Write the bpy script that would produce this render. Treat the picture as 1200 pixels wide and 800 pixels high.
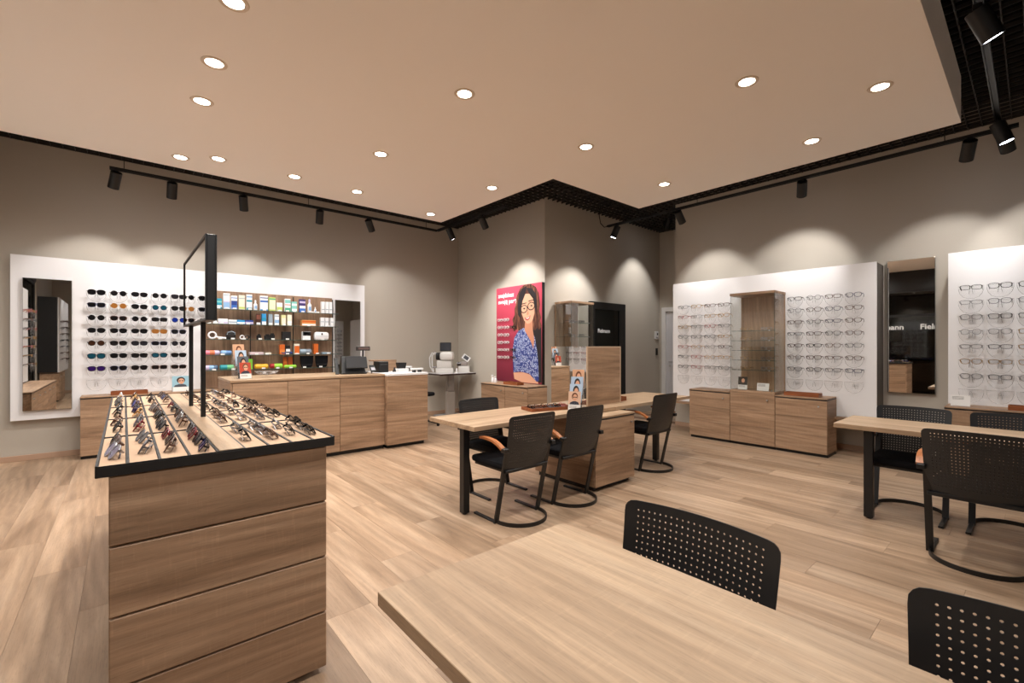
import bpy, bmesh, math, random
from mathutils import Vector, Matrix
for o in list(bpy.data.objects): bpy.data.objects.remove(o, do_unlink=True)
SC = bpy.context.scene
COL = SC.collection
R = math.radians
PI = math.pi
random.seed(7)

# ---------------------------------------------------------------- camera, world, exposure
H = 1.40
cam_d = bpy.data.cameras.new('camera'); cam = bpy.data.objects.new('camera', cam_d); COL.objects.link(cam)
cam.location = (0, 0, H); cam.rotation_euler = (R(90), 0, R(-40.725))
cam_d.sensor_width = 36; cam_d.lens = 15.843; cam_d.shift_y = 0.0044; cam_d.clip_start = 0.05; cam_d.clip_end = 60
SC.camera = cam
w = bpy.data.worlds.new('world'); SC.world = w; w.use_nodes = True
w.node_tree.nodes['Background'].inputs[0].default_value = (0.9, 0.85, 0.8, 1)
w.node_tree.nodes['Background'].inputs[1].default_value = 0.02
SC.view_settings.view_transform = 'Standard'
SC.view_settings.look = 'None'
SC.view_settings.gamma = 1.0
SC.view_settings.use_curve_mapping = False
SC.view_settings.exposure = 0.70
SC.cycles.diffuse_bounces = 8
DOWN_W = 66.0       # each recessed ceiling downlight
SPOT_W = 40.0       # each track spotlight
DOWN_C = (1.0, 0.97, 0.93)
SPOT_C = (1.0, 0.97, 0.945)

# ---------------------------------------------------------------- materials
def lin(c):
    f = lambda v: v / 12.92 if v <= .04045 else ((v + .055) / 1.055) ** 2.4
    return tuple(f(v / 255) for v in c) + (1,)
MATS = {}
def newmat(name):
    m = bpy.data.materials.new(name); m.use_nodes = True; MATS[name] = m
    return m, m.node_tree.nodes, m.node_tree.links, m.node_tree.nodes['Principled BSDF']
def plain(name, rgb, rough=.5, metal=0, spec=.5, bump=0, bscale=200, coat=0):
    if name in MATS: return MATS[name]
    m, N, L, B = newmat(name)
    B.inputs['Base Color'].default_value = lin(rgb); B.inputs['Roughness'].default_value = rough
    B.inputs['Metallic'].default_value = metal; B.inputs['Specular IOR Level'].default_value = spec
    if coat: B.inputs['Coat Weight'].default_value = coat
    if bump:
        tc = N.new('ShaderNodeTexCoord'); nz = N.new('ShaderNodeTexNoise'); bp = N.new('ShaderNodeBump')
        nz.inputs['Scale'].default_value = bscale; nz.inputs['Detail'].default_value = 3
        bp.inputs['Strength'].default_value = bump; bp.inputs['Distance'].default_value = .01
        L.new(tc.outputs['Object'], nz.inputs['Vector']); L.new(nz.outputs[0], bp.inputs['Height']); L.new(bp.outputs[0], B.inputs['Normal'])
    return m
def c_(rgb, rough=.45, metal=0, spec=.5):
    return plain('colour_%d_%d_%d_%d_%d' % (rgb[0], rgb[1], rgb[2], rough * 100, metal * 100), rgb, rough, metal, spec)
def emit(name, rgb, st):
    if name in MATS: return MATS[name]
    m, N, L, B = newmat(name)
    B.inputs['Base Color'].default_value = (0, 0, 0, 1)
    B.inputs['Emission Color'].default_value = lin(rgb); B.inputs['Emission Strength'].default_value = st
    return m
def glassy(name, tint, refl, rough=.02, diff=None, dfac=0, fres=.25):
    m, N, L, B = newmat(name); N.remove(B); out = N['Material Output']
    tr = N.new('ShaderNodeBsdfTransparent'); tr.inputs[0].default_value = tint + (1,)
    gl = N.new('ShaderNodeBsdfGlossy'); gl.inputs['Roughness'].default_value = rough; gl.inputs[0].default_value = (.9, .9, .9, 1)
    lw = N.new('ShaderNodeLayerWeight'); lw.inputs[0].default_value = .35
    mu = N.new('ShaderNodeMath'); mu.operation = 'MULTIPLY_ADD'; mu.inputs[1].default_value = fres; mu.inputs[2].default_value = refl
    mx = N.new('ShaderNodeMixShader'); L.new(lw.outputs['Fresnel'], mu.inputs[0]); L.new(mu.outputs[0], mx.inputs[0])
    L.new(tr.outputs[0], mx.inputs[1]); L.new(gl.outputs[0], mx.inputs[2]); last = mx
    if diff:
        d = N.new('ShaderNodeBsdfDiffuse'); d.inputs[0].default_value = diff + (1,)
        m2 = N.new('ShaderNodeMixShader'); m2.inputs[0].default_value = dfac
        L.new(mx.outputs[0], m2.inputs[1]); L.new(d.outputs[0], m2.inputs[2]); last = m2
    L.new(last.outputs[0], out.inputs[0]); return m
def wood(name, axis, cols, rough=.5, across=7.0, along=.55, vary=.08, tick=.10, bump=.12, cath=1.0, wav=.10, diag=True):
    """procedural oak: axis = grain direction in the object's own space"""
    m, N, L, B = newmat(name)
    tc = N.new('ShaderNodeTexCoord'); oi = N.new('ShaderNodeObjectInfo')
    mul = N.new('ShaderNodeVectorMath'); mul.operation = 'SCALE'; mul.inputs[0].default_value = (13.1, 7.7, 5.3)
    L.new(oi.outputs['Random'], mul.inputs['Scale'])
    add = N.new('ShaderNodeVectorMath'); L.new(tc.outputs['Object'], add.inputs[0]); L.new(mul.outputs[0], add.inputs[1])
    def tex(sa, sc, detail=4, dist=0., rgh=.5):
        mp = N.new('ShaderNodeMapping'); s = [sc, sc, sc]; s['xyz'.index(axis)] = sa; mp.inputs['Scale'].default_value = s
        nz = N.new('ShaderNodeTexNoise'); nz.inputs['Scale'].default_value = 1; nz.inputs['Detail'].default_value = detail
        nz.inputs['Distortion'].default_value = dist; nz.inputs['Roughness'].default_value = rgh
        L.new(add.outputs[0], mp.inputs[0]); L.new(mp.outputs[0], nz.inputs['Vector']); return nz
    n1 = tex(along, across, 5, 1.2, .55); n2 = tex(5, 170, 3, .2); n3 = tex(95, 11, 2); n4 = tex(along * 2.2, across * 5, 3, .6)
    rp = N.new('ShaderNodeValToRGB'); e = rp.color_ramp.elements
    e[0].position = .30; e[0].color = lin(cols[0]); e[1].position = .72; e[1].color = lin(cols[2])
    k = e.new(.5); k.color = lin(cols[1])
    L.new(n1.outputs[0], rp.inputs[0])
    def rampf(src, a, b, lo, hi):
        r = N.new('ShaderNodeMapRange'); r.inputs[1].default_value = a; r.inputs[2].default_value = b
        r.inputs[3].default_value = lo; r.inputs[4].default_value = hi; L.new(src, r.inputs[0]); return r.outputs[0]
    def times(colour, val):
        v = N.new('ShaderNodeVectorMath'); v.operation = 'SCALE'; L.new(colour, v.inputs[0]); L.new(val, v.inputs['Scale']); return v.outputs[0]
    wm = N.new('ShaderNodeMapping'); s_ = [cath * 5.5] * 3; s_['xyz'.index(axis)] = cath * .42; wm.inputs['Scale'].default_value = s_
    wv = N.new('ShaderNodeTexWave'); wv.wave_type = 'BANDS'; wv.bands_direction = 'Z' if axis == 'x' else ('X' if axis == 'y' else 'Y')
    if diag: wv.bands_direction = 'DIAGONAL'
    wv.inputs['Scale'].default_value = 2.0; wv.inputs['Distortion'].default_value = 11; wv.inputs['Detail'].default_value = 3; wv.inputs['Detail Scale'].default_value = .7
    L.new(add.outputs[0], wm.inputs[0]); L.new(wm.outputs[0], wv.inputs['Vector'])
    n5 = tex(22, 330, 2)
    c = times(rp.outputs[0], rampf(n2.outputs[0], .3, .7, .92, 1.06))
    c = times(c, rampf(wv.outputs['Fac'], .0, 1.0, 1 - wav, 1 + wav * .6))
    c = times(c, rampf(n5.outputs[0], .56, .68, 1.0, .86))
    c = times(c, rampf(n4.outputs[0], .32, .68, .90, 1.07))
    if tick: c = times(c, rampf(n3.outputs[0], .58, .72, 1.0, 1.0 + tick))
    c = times(c, rampf(oi.outputs['Random'], 0, 1, 1 - vary, 1 + vary))
    L.new(c, B.inputs['Base Color'])
    B.inputs['Roughness'].default_value = rough; B.inputs['Specular IOR Level'].default_value = .35
    bp = N.new('ShaderNodeBump'); bp.inputs['Strength'].default_value = bump; bp.inputs['Distance'].default_value = .004
    L.new(n2.outputs[0], bp.inputs['Height']); L.new(bp.outputs[0], B.inputs['Normal'])
    return m
OAK = ((134, 106, 82), (163, 132, 105), (181, 151, 123))
OAKX = wood('oak_grain_x', 'x', OAK); OAKY = wood('oak_grain_y', 'y', OAK); OAKZ = wood('oak_grain_z', 'z', OAK)
TOPC = ((154, 127, 100), (178, 150, 121), (192, 165, 136))
TOPX = wood('table_oak_x', 'x', TOPC, .42, vary=.03, tick=.06, wav=.06); TOPY = wood('table_oak_y', 'y', TOPC, .42, vary=.03, tick=.06, wav=.06)
FLO = wood('floor_oak', 'y', ((138, 112, 89), (170, 142, 116), (193, 166, 140)), .38, 4.0, .5, .14, .0, .08, cath=.8, wav=.09)
SKIRT = plain('skirting_wood', (182, 150, 126), .5)
WALL = plain('taupe_paint', (187, 179, 167), .85, spec=.2, bump=.05, bscale=60)
CEIL = plain('ceiling_paint', (245, 239, 232), .9, spec=.1)
BLACK = plain('black_metal', (16, 16, 17), .42)
GRIDB = plain('black_grid', (46, 43, 41), .6)
VOID = plain('black_void', (6, 6, 6), .9, spec=.1)
BLKLAM = plain('black_laminate', (20, 19, 19), .5)
WHITE = plain('white_lacquer', (238, 237, 238), .35)
PANEL = plain('white_display_panel', (236, 235, 236), .32)
WPLAST = plain('white_plastic', (226, 226, 226), .4)
GPLAST = plain('grey_plastic', (150, 150, 152), .45)
STEEL = plain('brushed_steel', (190, 190, 190), .3, metal=1)
SHELL = plain('black_shell', (30, 31, 33), .38)
FABRIC = plain('black_fabric', (17, 17, 20), .9, spec=.15, bump=.3, bscale=500)
ARMW = wood('armrest_beech', 'y', ((150, 88, 48), (172, 106, 60), (190, 124, 74)), .38, 20, 2, .05, 0)
LEATH = wood('tray_brown_wood', 'x', ((116, 62, 34), (142, 80, 44), (158, 94, 56)), .5, 14, 1.5, .06, 0)
TRAYB = plain('tray_beige_felt', (190, 160, 134), .85, spec=.1, bump=.15, bscale=400)
MIRROR = plain('mirror_silver', (228, 228, 226), .015, metal=1)
GLASS = glassy('clear_glass', (.975, .985, .98), .012)
SHGL = glassy('shelf_glass', (.93, .96, .95), .03)
EDGEG = plain('glass_edge', (70, 92, 86), .25)
ACRYL = glassy('clear_acrylic', (.99, .99, .99), .0, .05, (.85, .85, .85), .02, .06)
ACRIM = glassy('acrylic_edge', (.86, .85, .85), .02, .1, (.62, .60, .59), .16, .1)
DARKGL = plain('dark_glass', (14, 17, 17), .04, spec=.6)
LENSC = glassy('clear_lens', (.97, .97, .97), .02, fres=.1)
PAPER = plain('white_card', (235, 233, 230), .6)

# ---------------------------------------------------------------- mesh helpers
class MB:
    def __init__(s): s.v = []; s.f = []; s.m = []; s.cur = 0
    def add(s, vs, fs):
        b = len(s.v); s.v += [tuple(p) for p in vs]
        for f in fs: s.f.append(tuple(i + b for i in f)); s.m.append(s.cur)
        return s
    def box(s, lo, hi):
        (a, b, c), (d, e, f) = lo, hi
        return s.add([(a, b, c), (d, b, c), (d, e, c), (a, e, c), (a, b, f), (d, b, f), (d, e, f), (a, e, f)],
                     [(0, 3, 2, 1), (4, 5, 6, 7), (0, 1, 5, 4), (1, 2, 6, 5), (2, 3, 7, 6), (3, 0, 4, 7)])
    def cbox(s, c, d): return s.box([c[i] - d[i] / 2 for i in range(3)], [c[i] + d[i] / 2 for i in range(3)])
    def bbox(s, lo, hi, b=.004):
        """box with chamfered edges"""
        bm = bmesh.new(); r = bmesh.ops.create_cube(bm, size=1)
        for v in bm.verts: v.co = Vector([lo[i] + (v.co[i] + .5) * (hi[i] - lo[i]) for i in range(3)])
        bmesh.ops.bevel(bm, geom=bm.edges[:], offset=b, segments=2 if b > .008 else 1, affect='EDGES', profile=.5)
        bm.verts.index_update(); s.add([v.co[:] for v in bm.verts], [[v.index for v in f.verts] for f in bm.faces]); bm.free(); return s
    def tube(s, pts, r, n=8, cap=True, closed=False):
        pts = [Vector(p) for p in pts]; rs = r if isinstance(r, (list, tuple)) else [r] * len(pts); vs = []; up = None
        for i, p in enumerate(pts):
            a = pts[i - 1] if (i or closed) else p; b = pts[(i + 1) % len(pts)] if (i < len(pts) - 1 or closed) else p
            t = (b - a).normalized()
            if up is None: up = t.orthogonal().normalized()
            up = (up - t * up.dot(t)).normalized(); q = t.cross(up)
            for k in range(n):
                an = 2 * PI * k / n; vs.append(p + (up * math.cos(an) + q * math.sin(an)) * rs[i])
        fs = []; m = len(pts)
        for i in range(m if closed else m - 1):
            j = (i + 1) % m
            for k in range(n): k2 = (k + 1) % n; fs.append((i * n + k, i * n + k2, j * n + k2, j * n + k))
        if cap and not closed: fs.append(tuple(range(n))[::-1]); fs.append(tuple((m - 1) * n + k for k in range(n)))
        return s.add(vs, fs)
    def cyl(s, p0, p1, r, n=16, r1=None): return s.tube([p0, p1], [r, r if r1 is None else r1], n)
    def strip(s, pts, w, h, side):
        """rectangular bar swept along pts; side(i) = unit vector of the width direction"""
        pts = [Vector(p) for p in pts]; vs = []
        for i, p in enumerate(pts):
            a = pts[max(i - 1, 0)]; b = pts[min(i + 1, len(pts) - 1)]; t = (b - a).normalized()
            sd = Vector(side(i)) if callable(side) else Vector(side); sd = (sd - t * sd.dot(t)).normalized(); u = t.cross(sd)
            vs += [p - sd * w / 2 - u * h / 2, p + sd * w / 2 - u * h / 2, p + sd * w / 2 + u * h / 2, p - sd * w / 2 + u * h / 2]
        fs = [(0, 3, 2, 1)]
        for i in range(len(pts) - 1):
            for k in range(4): fs.append((i * 4 + k, i * 4 + (k + 1) % 4, i * 4 + 4 + (k + 1) % 4, i * 4 + 4 + k))
        m = (len(pts) - 1) * 4; fs.append((m, m + 1, m + 2, m + 3)); return s.add(vs, fs)
    def lathe(s, prof, c=(0, 0, 0), n=20):
        vs = []; fs = []
        for r, z in prof:
            for k in range(n): a = 2 * PI * k / n; vs.append((c[0] + r * math.cos(a), c[1] + r * math.sin(a), c[2] + z))
        for i in range(len(prof) - 1):
            for k in range(n): k2 = (k + 1) % n; fs.append((i * n + k, i * n + k2, (i + 1) * n + k2, (i + 1) * n + k))
        fs.append(tuple(range(n))[::-1]); fs.append(tuple((len(prof) - 1) * n + k for k in range(n))); return s.add(vs, fs)
    def prism(s, poly, y0, y1):
        """polygon in xz extruded along y"""
        n = len(poly); vs = [(x, y0, z) for x, z in poly] + [(x, y1, z) for x, z in poly]
        fs = [tuple(range(n)), tuple(range(2 * n - 1, n - 1, -1))] + [(k, k + n, (k + 1) % n + n, (k + 1) % n) for k in range(n)]
        return s.add(vs, fs)
    def xf(s, M, start=0):
        s.v[start:] = [tuple(M @ Vector(p)) for p in s.v[start:]]; return s
    def mesh(s, name, smooth=False):
        me = bpy.data.meshes.new(name); me.from_pydata(s.v, [], s.f)
        bm = bmesh.new(); bm.from_mesh(me); bmesh.ops.recalc_face_normals(bm, faces=bm.faces[:]); bm.to_mesh(me); bm.free()
        if any(s.m): me.polygons.foreach_set('material_index', s.m)
        if smooth:
            for p in me.polygons: p.use_smooth = True
            me.set_sharp_from_angle(angle=R(38))
        me.update(); return me
def new(name, data, parent=None, loc=None, rz=None):
    o = bpy.data.objects.new(name, data); COL.objects.link(o)
    if parent is not None: o.parent = parent
    if loc is not None: o.location = loc
    if rz is not None: o.rotation_euler = (0, 0, rz)
    return o
def obj(name, mb, mat, parent=None, loc=None, rz=None, smooth=False, label=None, kind=None):
    me = mb.mesh(name, smooth) if isinstance(mb, MB) else mb
    for m in (mat if isinstance(mat, (list, tuple)) else [mat]): me.materials.append(m)
    o = new(name, me, parent, loc, rz)
    if label: o['label'] = label
    if kind: o['kind'] = kind
    return o
def tag(o, label, cat, group=None):
    o['label'] = label; o['category'] = cat
    if group: o['group'] = group
    return o
def thing(name, label, cat, loc=(0, 0, 0), rz=0, group=None):
    return tag(new(name, None, None, loc, rz), label, cat, group)
def dup(root, loc, rz, label, group=None):
    r = root.copy(); COL.objects.link(r); r.location = loc; r.rotation_euler = (0, 0, rz); r['label'] = label
    if group: r['group'] = group
    for ch in list(root.children):
        c = ch.copy(); COL.objects.link(c); c.parent = r
        for g in ch.children: d = g.copy(); COL.objects.link(d); d.parent = c
    return r
def struct(name, mb, mat, parent=None, **k):
    o = obj(name, mb, mat, parent, **k); o['kind'] = 'structure'; return o
B1 = lambda lo, hi: MB().box(lo, hi)
BB = lambda lo, hi, b=.003: MB().bbox(lo, hi, b)
ORD = ['first', 'second', 'third', 'fourth', 'fifth', 'sixth', 'seventh', 'eighth', 'ninth', 'tenth', 'eleventh', 'twelfth', 'thirteenth', 'fourteenth', 'fifteenth', 'sixteenth']
def text_mesh(body, size, mat, parent, M, name='lettering', bold=0.0):
    cu = bpy.data.curves.new(name, 'FONT'); cu.body = body; cu.size = size; cu.offset = bold; cu.extrude = .0006; cu.resolution_u = 3
    t = bpy.data.objects.new('t', cu); COL.objects.link(t)
    bpy.context.view_layer.update()
    me = bpy.data.meshes.new_from_object(t.evaluated_get(bpy.context.evaluated_depsgraph_get()))
    bpy.data.objects.remove(t, do_unlink=True); me.transform(M); me.materials.clear(); me.materials.append(mat)
    return new(name, me, parent)
def flat(parent, name, poly, M, mat, off):
    """flat printed shape: 2-D polygon lifted off its card by a hair"""
    me = bpy.data.meshes.new(name); me.from_pydata([tuple(M @ Vector((x, y, off))) for x, y in poly], [], [tuple(range(len(poly)))]); me.materials.append(mat)
    return new(name, me, parent)
def ell(cx, cy, a, b, n=20, t0=0, t1=2 * PI, rot=0):
    r = []
    for k in range(n):
        t = t0 + (t1 - t0) * k / (n if abs(t1 - t0) > 6.2 else n - 1); x, y = a * math.cos(t), b * math.sin(t)
        r.append((cx + x * math.cos(rot) - y * math.sin(rot), cy + x * math.sin(rot) + y * math.cos(rot)))
    return r

# ---------------------------------------------------------------- the room
YA, XB, YC, XD, XE, YF, XL = 8.06, 5.42, 5.44, 9.0, 7.42, -3.2, -1.62
ZG, ZR = 3.90, 3.47
fl = struct('floor', B1((XL - 1.6, YF, -.06), (XD, YA, -.004)), plain('floor_underlay', (120, 94, 76), .9))
PW, PL = .24, 1.75
pm = {}
cand = []
ca, sa = math.cos(R(49.275)), math.sin(R(49.275))
for i in range(int((XD - XL) / PW) + 1):
    x0 = XL + i * PW; off = (i * .618 % 1) * PL
    for j in range(-1, int((YA - YF) / PL) + 1):
        y0 = YF + j * PL + off; y1 = min(y0 + PL, YA); y0 = max(y0, YF); x1 = min(x0 + PW, XD)
        if y1 - y0 < .03 or x1 - x0 < .03: continue
        cx, cy = (x0 + x1) / 2, (y0 + y1) / 2
        if cx > XB and cy > YC or cx > XE and cy < 4.17: continue
        d = ca * cx + sa * cy; r = sa * cx - ca * cy
        cand.append((d if d > .5 and abs(r / d) < 1.35 else 90 + d, x0, x1, y0, y1))
cand.sort()
rest = MB()
g = .0006
for n, (d, x0, x1, y0, y1) in enumerate(cand):
    if n < 298:
        k = (round(x1 - x0, 3), round(y1 - y0, 3))
        if k not in pm: pm[k] = MB().box((g, g, -.004), (k[0] - g, k[1] - g, 0)).mesh('plank'); pm[k].materials.append(FLO)
        new('plank', pm[k], fl, (x0, y0, 0))
    else: rest.box((x0 + g, y0 + g, -.004), (x1 - g, y1 - g, 0))
obj('plank_remainder', rest, FLO, fl, kind='stuff')
T = .12
struct('wall_back', B1((XL - T, YA, 0), (XB + T, YA + T, ZG + .3)), WALL)
struct('wall_poster_side', B1((XB, YC, 0), (XB + T, YA, ZG + .3)), WALL)
struct('wall_centre', B1((XB + T, YC, 0), (XD + T, YC + T, ZG + .3)), WALL)
struct('wall_alcove', B1((XD, 4.17, 0), (XD + T, YC, ZG + .3)), WALL)
struct('wall_alcove_end', B1((XE + T, 4.05, 0), (XD + T, 4.17, ZG + .3)), WALL)
struct('wall_right', B1((XE, YF, 0), (XE + T, 4.17, ZG + .3)), WALL)
struct('wall_front', B1((XL - T, YF - T, 0), (XE + T, YF, ZG + .3)), WALL)
struct('wall_left', B1((XL - T, 3.0, 0), (XL, YA, ZG + .3)).box((XL - T, YF, 0), (XL, 0, ZG + .3)), WALL)
struct('wall_left_fascia', B1((XL - T, 0, 2.95), (XL, 3.0, ZG + .3)), BLKLAM)
for n, (lo, hi) in dict(back=((XL, YA - .014, 0), (XB, YA, .07)), poster_side=((XB - .014, YC - .014, 0), (XB, YA - .014, .07)),
                        centre=((XB, YC - .014, 0), (6.55, YC, .07)), right=((XE - .014, YF, 0), (XE, 4.17, .07)), front=((XL, YF, 0), (XE, YF + .014, .07))).items():
    struct('baseboard_' + n, BB(lo, hi, .003), SKIRT)
# plaster raft (L shaped) under the black open grid
RX0, RX1, RX2, RY0, RY1, RY2 = XL, 4.03, 5.88, .45, 3.90, 6.50
raft = MB(); poly = [(RX0, RY0), (RX2, RY0), (RX2, RY1), (RX1, RY1), (RX1, RY2), (RX0, RY2)]
raft.add([(x, y, ZR) for x, y in poly] + [(x, y, ZG) for x, y in poly], [(0, 1, 2, 3, 4, 5), (11, 10, 9, 8, 7, 6)] + [(k, (k + 1) % 6, (k + 1) % 6 + 6, k + 6) for k in range(6)])
struct('ceiling', raft, CEIL)
gr = struct('ceiling_grid', B1((XL - 1.6, YF, ZG + .25), (XD + T, YA, ZG + .29)), VOID)
bars = {}
def bar(lo, hi):
    k = tuple(round(hi[i] - lo[i], 3) for i in range(3))
    if k not in bars: bars[k] = MB().box((0, 0, 0), k).mesh('grid_bar'); bars[k].materials.append(GRIDB)
    new('grid_bar', bars[k], gr, lo)
GP = .1125; hb = .04
ny = int((YA - YF) / GP)
for i in range(ny + 1):                      # bars along x
    y = YA - .02 - i * GP
    if y > YC: bar((XL, y, ZG), (XB, y + .009, ZG + hb))
    elif y > 4.17: bar((XL, y, ZG), (XD, y + .009, ZG + hb))
    elif y > -1.2: bar((XL if y < RY0 or y > RY2 else RX2 - .4, y, ZG), (XE, y + .009, ZG + hb))
thin = MB()
for i in range(int((XD - XL) / GP) + 1):     # bars along y
    x = XL + .02 + i * GP
    if x < XB: bar((x, YC if x > 0 else 6.3, ZG), (x + .006, YA, ZG + hb * .8)); thin.box((x, -1.2, ZG), (x + .006, RY0 + .3, ZG + hb * .8))
    if 3.5 < x < XE: thin.box((x, 3.7, ZG), (x + .006, YC, ZG + hb * .8))
    if XB < x < XE: thin.box((x, -1.2, ZG), (x + .006, RY0 + .3, ZG + hb * .8))
    if RX2 - .3 < x < XE: thin.box((x, RY0 + .3, ZG), (x + .006, 3.7, ZG + hb * .8))
    if x > XE: bar((x, 4.17, ZG), (x + .006, YC, ZG + hb * .8))
obj('cross_bars', thin, GRIDB, gr, kind='stuff')

# storefront on the left, seen only in the mirrors
struct('window_1', MB().box((XL - .08, 0, 0), (XL - .02, .07, 2.95)).box((XL - .08, 2.93, 0), (XL - .02, 3.0, 2.95)).box((XL - .08, .07, 2.2), (XL - .02, 2.93, 2.27))
       .box((XL - .08, .07, 2.88), (XL - .02, 2.93, 2.95)).box((XL - .08, 1.3, 0), (XL - .02, 1.36, 2.2)).box((XL - .08, .07, 0), (XL - .02, 2.93, .08)), BLACK)
win = bpy.data.objects['window_1']
obj('pane', B1((XL - .055, .07, .08), (XL - .045, 2.93, 2.2)), glassy('storefront_glass', (.35, .37, .37), .05), win)
obj('pane', B1((XL - .055, .07, 2.27), (XL - .045, 2.93, 2.88)), bpy.data.materials['storefront_glass'], win)
struct('wall_mall', B1((XL - 1.62, YF, 0), (XL - 1.58, YA, 4)), plain('mall_dark', (30, 31, 32), .6))
LETT = plain('sign_letters', (225, 225, 225), .5)
for yc in (2.05, 2.98 + .12):
    M = Matrix.Translation((XL - .04, yc, 1.86)) @ Matrix(((0, 0, 1, 0), (-1, 0, 0, 0), (0, 1, 0, 0), (0, 0, 0, 1)))
    text_mesh('Fielmann', .20, LETT, win, M, 'sign_lettering', .004)

# doors
d1 = struct('door_1', MB().box((6.56, YC - .05, 0), (6.70, YC, 2.235)).box((7.46, YC - .05, 0), (7.66, YC, 2.235)).box((6.70, YC - .05, 2.10), (7.46, YC, 2.235)), BLKLAM)
obj('pane', B1((6.70, YC - .03, .02), (7.46, YC - .02, 2.10)), DARKGL, d1)
M = Matrix.Translation((6.80, YC - .0312, 1.655)) @ Matrix.Rotation(R(90), 4, 'X')
text_mesh('Fielmann', .105, LETT, d1, M, 'door_lettering', .002)
DW = plain('white_door', (206, 206, 210), .45)
d2 = struct('door_2', MB().box((XD - .05, 5.27, 0), (XD, 5.36, 2.24)).box((XD - .05, 4.30, 0), (XD, 4.39, 2.24)).box((XD - .05, 4.39, 2.15), (XD, 5.27, 2.24)), plain('door_frame_white', (225, 224, 222), .45))
obj('door_leaf', BB((XD - .012, 4.39, .01), (XD - .002, 5.27, 2.15)), DW, d2)
hn = MB().cyl((XD - .012, 5.18, 1.06), (XD - .06, 5.18, 1.06), .01, 10).cyl((XD - .06, 5.19, 1.06), (XD - .06, 5.05, 1.06), .01, 10).cyl((XD - .012, 5.18, .97), (XD - .024, 5.18, .97), .022, 12)
obj('door_handle', hn, STEEL, d2)

# ---------------------------------------------------------------- lamps
EM_D = emit('downlight_glow', (255, 244, 228), 14); EM_S = emit('spot_glow', (240, 244, 255), 16)
TRIM = plain('downlight_trim', (214, 198, 180), .5)
dl_ring = MB(); n = 24
for k in range(n):
    a0, a1 = 2 * PI * k / n, 2 * PI * (k + 1) / n; P = lambda r, a, z: (r * math.cos(a), r * math.sin(a), z)
    b = len(dl_ring.v)
    dl_ring.add([P(.085, a0, 0), P(.085, a1, 0), P(.080, a1, -.006), P(.080, a0, -.006), P(.058, a1, -.004), P(.058, a0, -.004), P(.056, a1, 0), P(.056, a0, 0)],
                [(0, 1, 2, 3), (3, 2, 4, 5), (5, 4, 6, 7)])
dl_ring = dl_ring.mesh('trim_ring', True); dl_ring.materials.append(TRIM)
dl_lens = MB().lathe([(.057, 0), (.057, -.002)], n=24).mesh('lamp_lens'); dl_lens.materials.append(EM_D)
ld = bpy.data.lights.new('downlight_bulb', 'SPOT'); ld.energy = DOWN_W; ld.color = DOWN_C; ld.spot_size = R(165); ld.spot_blend = 1.0; ld.shadow_soft_size = .055
DL = [(.5, 3.15), (.5, 3.92), (.5, 4.60), (.47, 6.12), (.79, 5.90), (1.58, 5.91), (2.37, 5.94), (3.65, 6.20), (2.10, 4.61), (3.65, 4.64),
      (2.12, 3.06), (3.64, 3.05), (5.24, 3.10), (3.70, 1.476), (5.27, 1.475), (4.58, .81), (2.12, 1.476), (.52, 1.476), (-.9, 3.05), (-.9, 1.476), (-.9, 4.6), (-1.15, 6.12)]  # last six out of view, added to light foreground and storefront side
DLN = ['island tray middle, first of the close pair', 'island tray middle, second of the close pair', 'far end of the island', 'sunglasses wall aisle, left one of a close pair', 'sunglasses wall aisle, next to its close neighbour', 'counter leaflets', 'till', 'white-topped counter end', 'aisle between counter and long tables', 'poster cabinet aisle', 'floor between island and leaflet table', 'mirror block', 'alcove table and its chair', 'open floor before the eyeglasses wall', 'aisle by the tall glass case', 'chair facing the eyeglasses wall', 'foreground table, added out of view', 'near end of the island, added out of view', 'storefront window, added out of view', 'storefront corner, added out of view', 'storefront wall cabinets, added out of view', 'storefront wall near the tall mirror, added out of view']
for i, (x, y) in enumerate(DL):
    t = thing('ceiling_downlight', 'round recessed ceiling downlight above the ' + DLN[i], 'downlight', (x, y, ZR), 0, 'recessed downlights in the plaster ceiling')
    new('trim_ring', dl_ring, t); new('lamp_lens', dl_lens, t)
    l = new('downlight_bulb', ld, t, (0, 0, -.012))
def track(label, pts, z=3.50, hang=()):
    t = thing('lighting_track', label, 'lighting track', (pts[0][0], pts[0][1], z)); o = Vector((pts[0][0], pts[0][1], z))
    for (a, b) in zip(pts[:-1], pts[1:]):
        a = Vector((*a, z)) - o; b = Vector((*b, z)) - o; d = (b - a).normalized(); s = d.cross(Vector((0, 0, 1)))
        m = MB()
        for k in (-1, 1): m.strip([a + s * .018 * k, b + s * .018 * k], .008, .034, s)
        m.strip([a + Vector((0, 0, .012)), b + Vector((0, 0, .012))], .036, .008, s)
        obj('rail', m, BLACK, t)
    for hx, hy in hang:
        p = Vector((hx, hy, z)) - o; obj('hanger_rod', MB().cyl(p + Vector((0, 0, .012)), p + Vector((0, 0, ZG + .02 - z)), .004, 6), BLACK, t)
    return t
track('long black track rail parallel to the wall above the sunglasses panel', [(-.13, 7.12), (4.33, 7.12), (4.33, 5.17)], 3.5, [(.0, 7.12), (2.1, 7.12), (4.1, 7.12), (4.33, 6.75), (4.33, 5.45)])
track('black track rail running in front of the wall with clear eyeglasses', [(6.30, 4.80), (6.30, .10)], 3.455, [(6.30, 4.45), (6.30, 3.2), (6.30, .6)])
track('short black double track rail crossing the open grid by the raft corner', [(2.2, .227), (6.26, .227)], 3.5, [(2.5, .227), (4.9, .227), (6.1, .227)])
cb = MB().tube([(6.30, 4.80, 3.455), (6.30, 4.87, 3.455), (6.30, 4.95, 3.54), (6.30, 4.98, 3.68), (6.29, 4.93, 3.93)], .008, 8)
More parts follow.
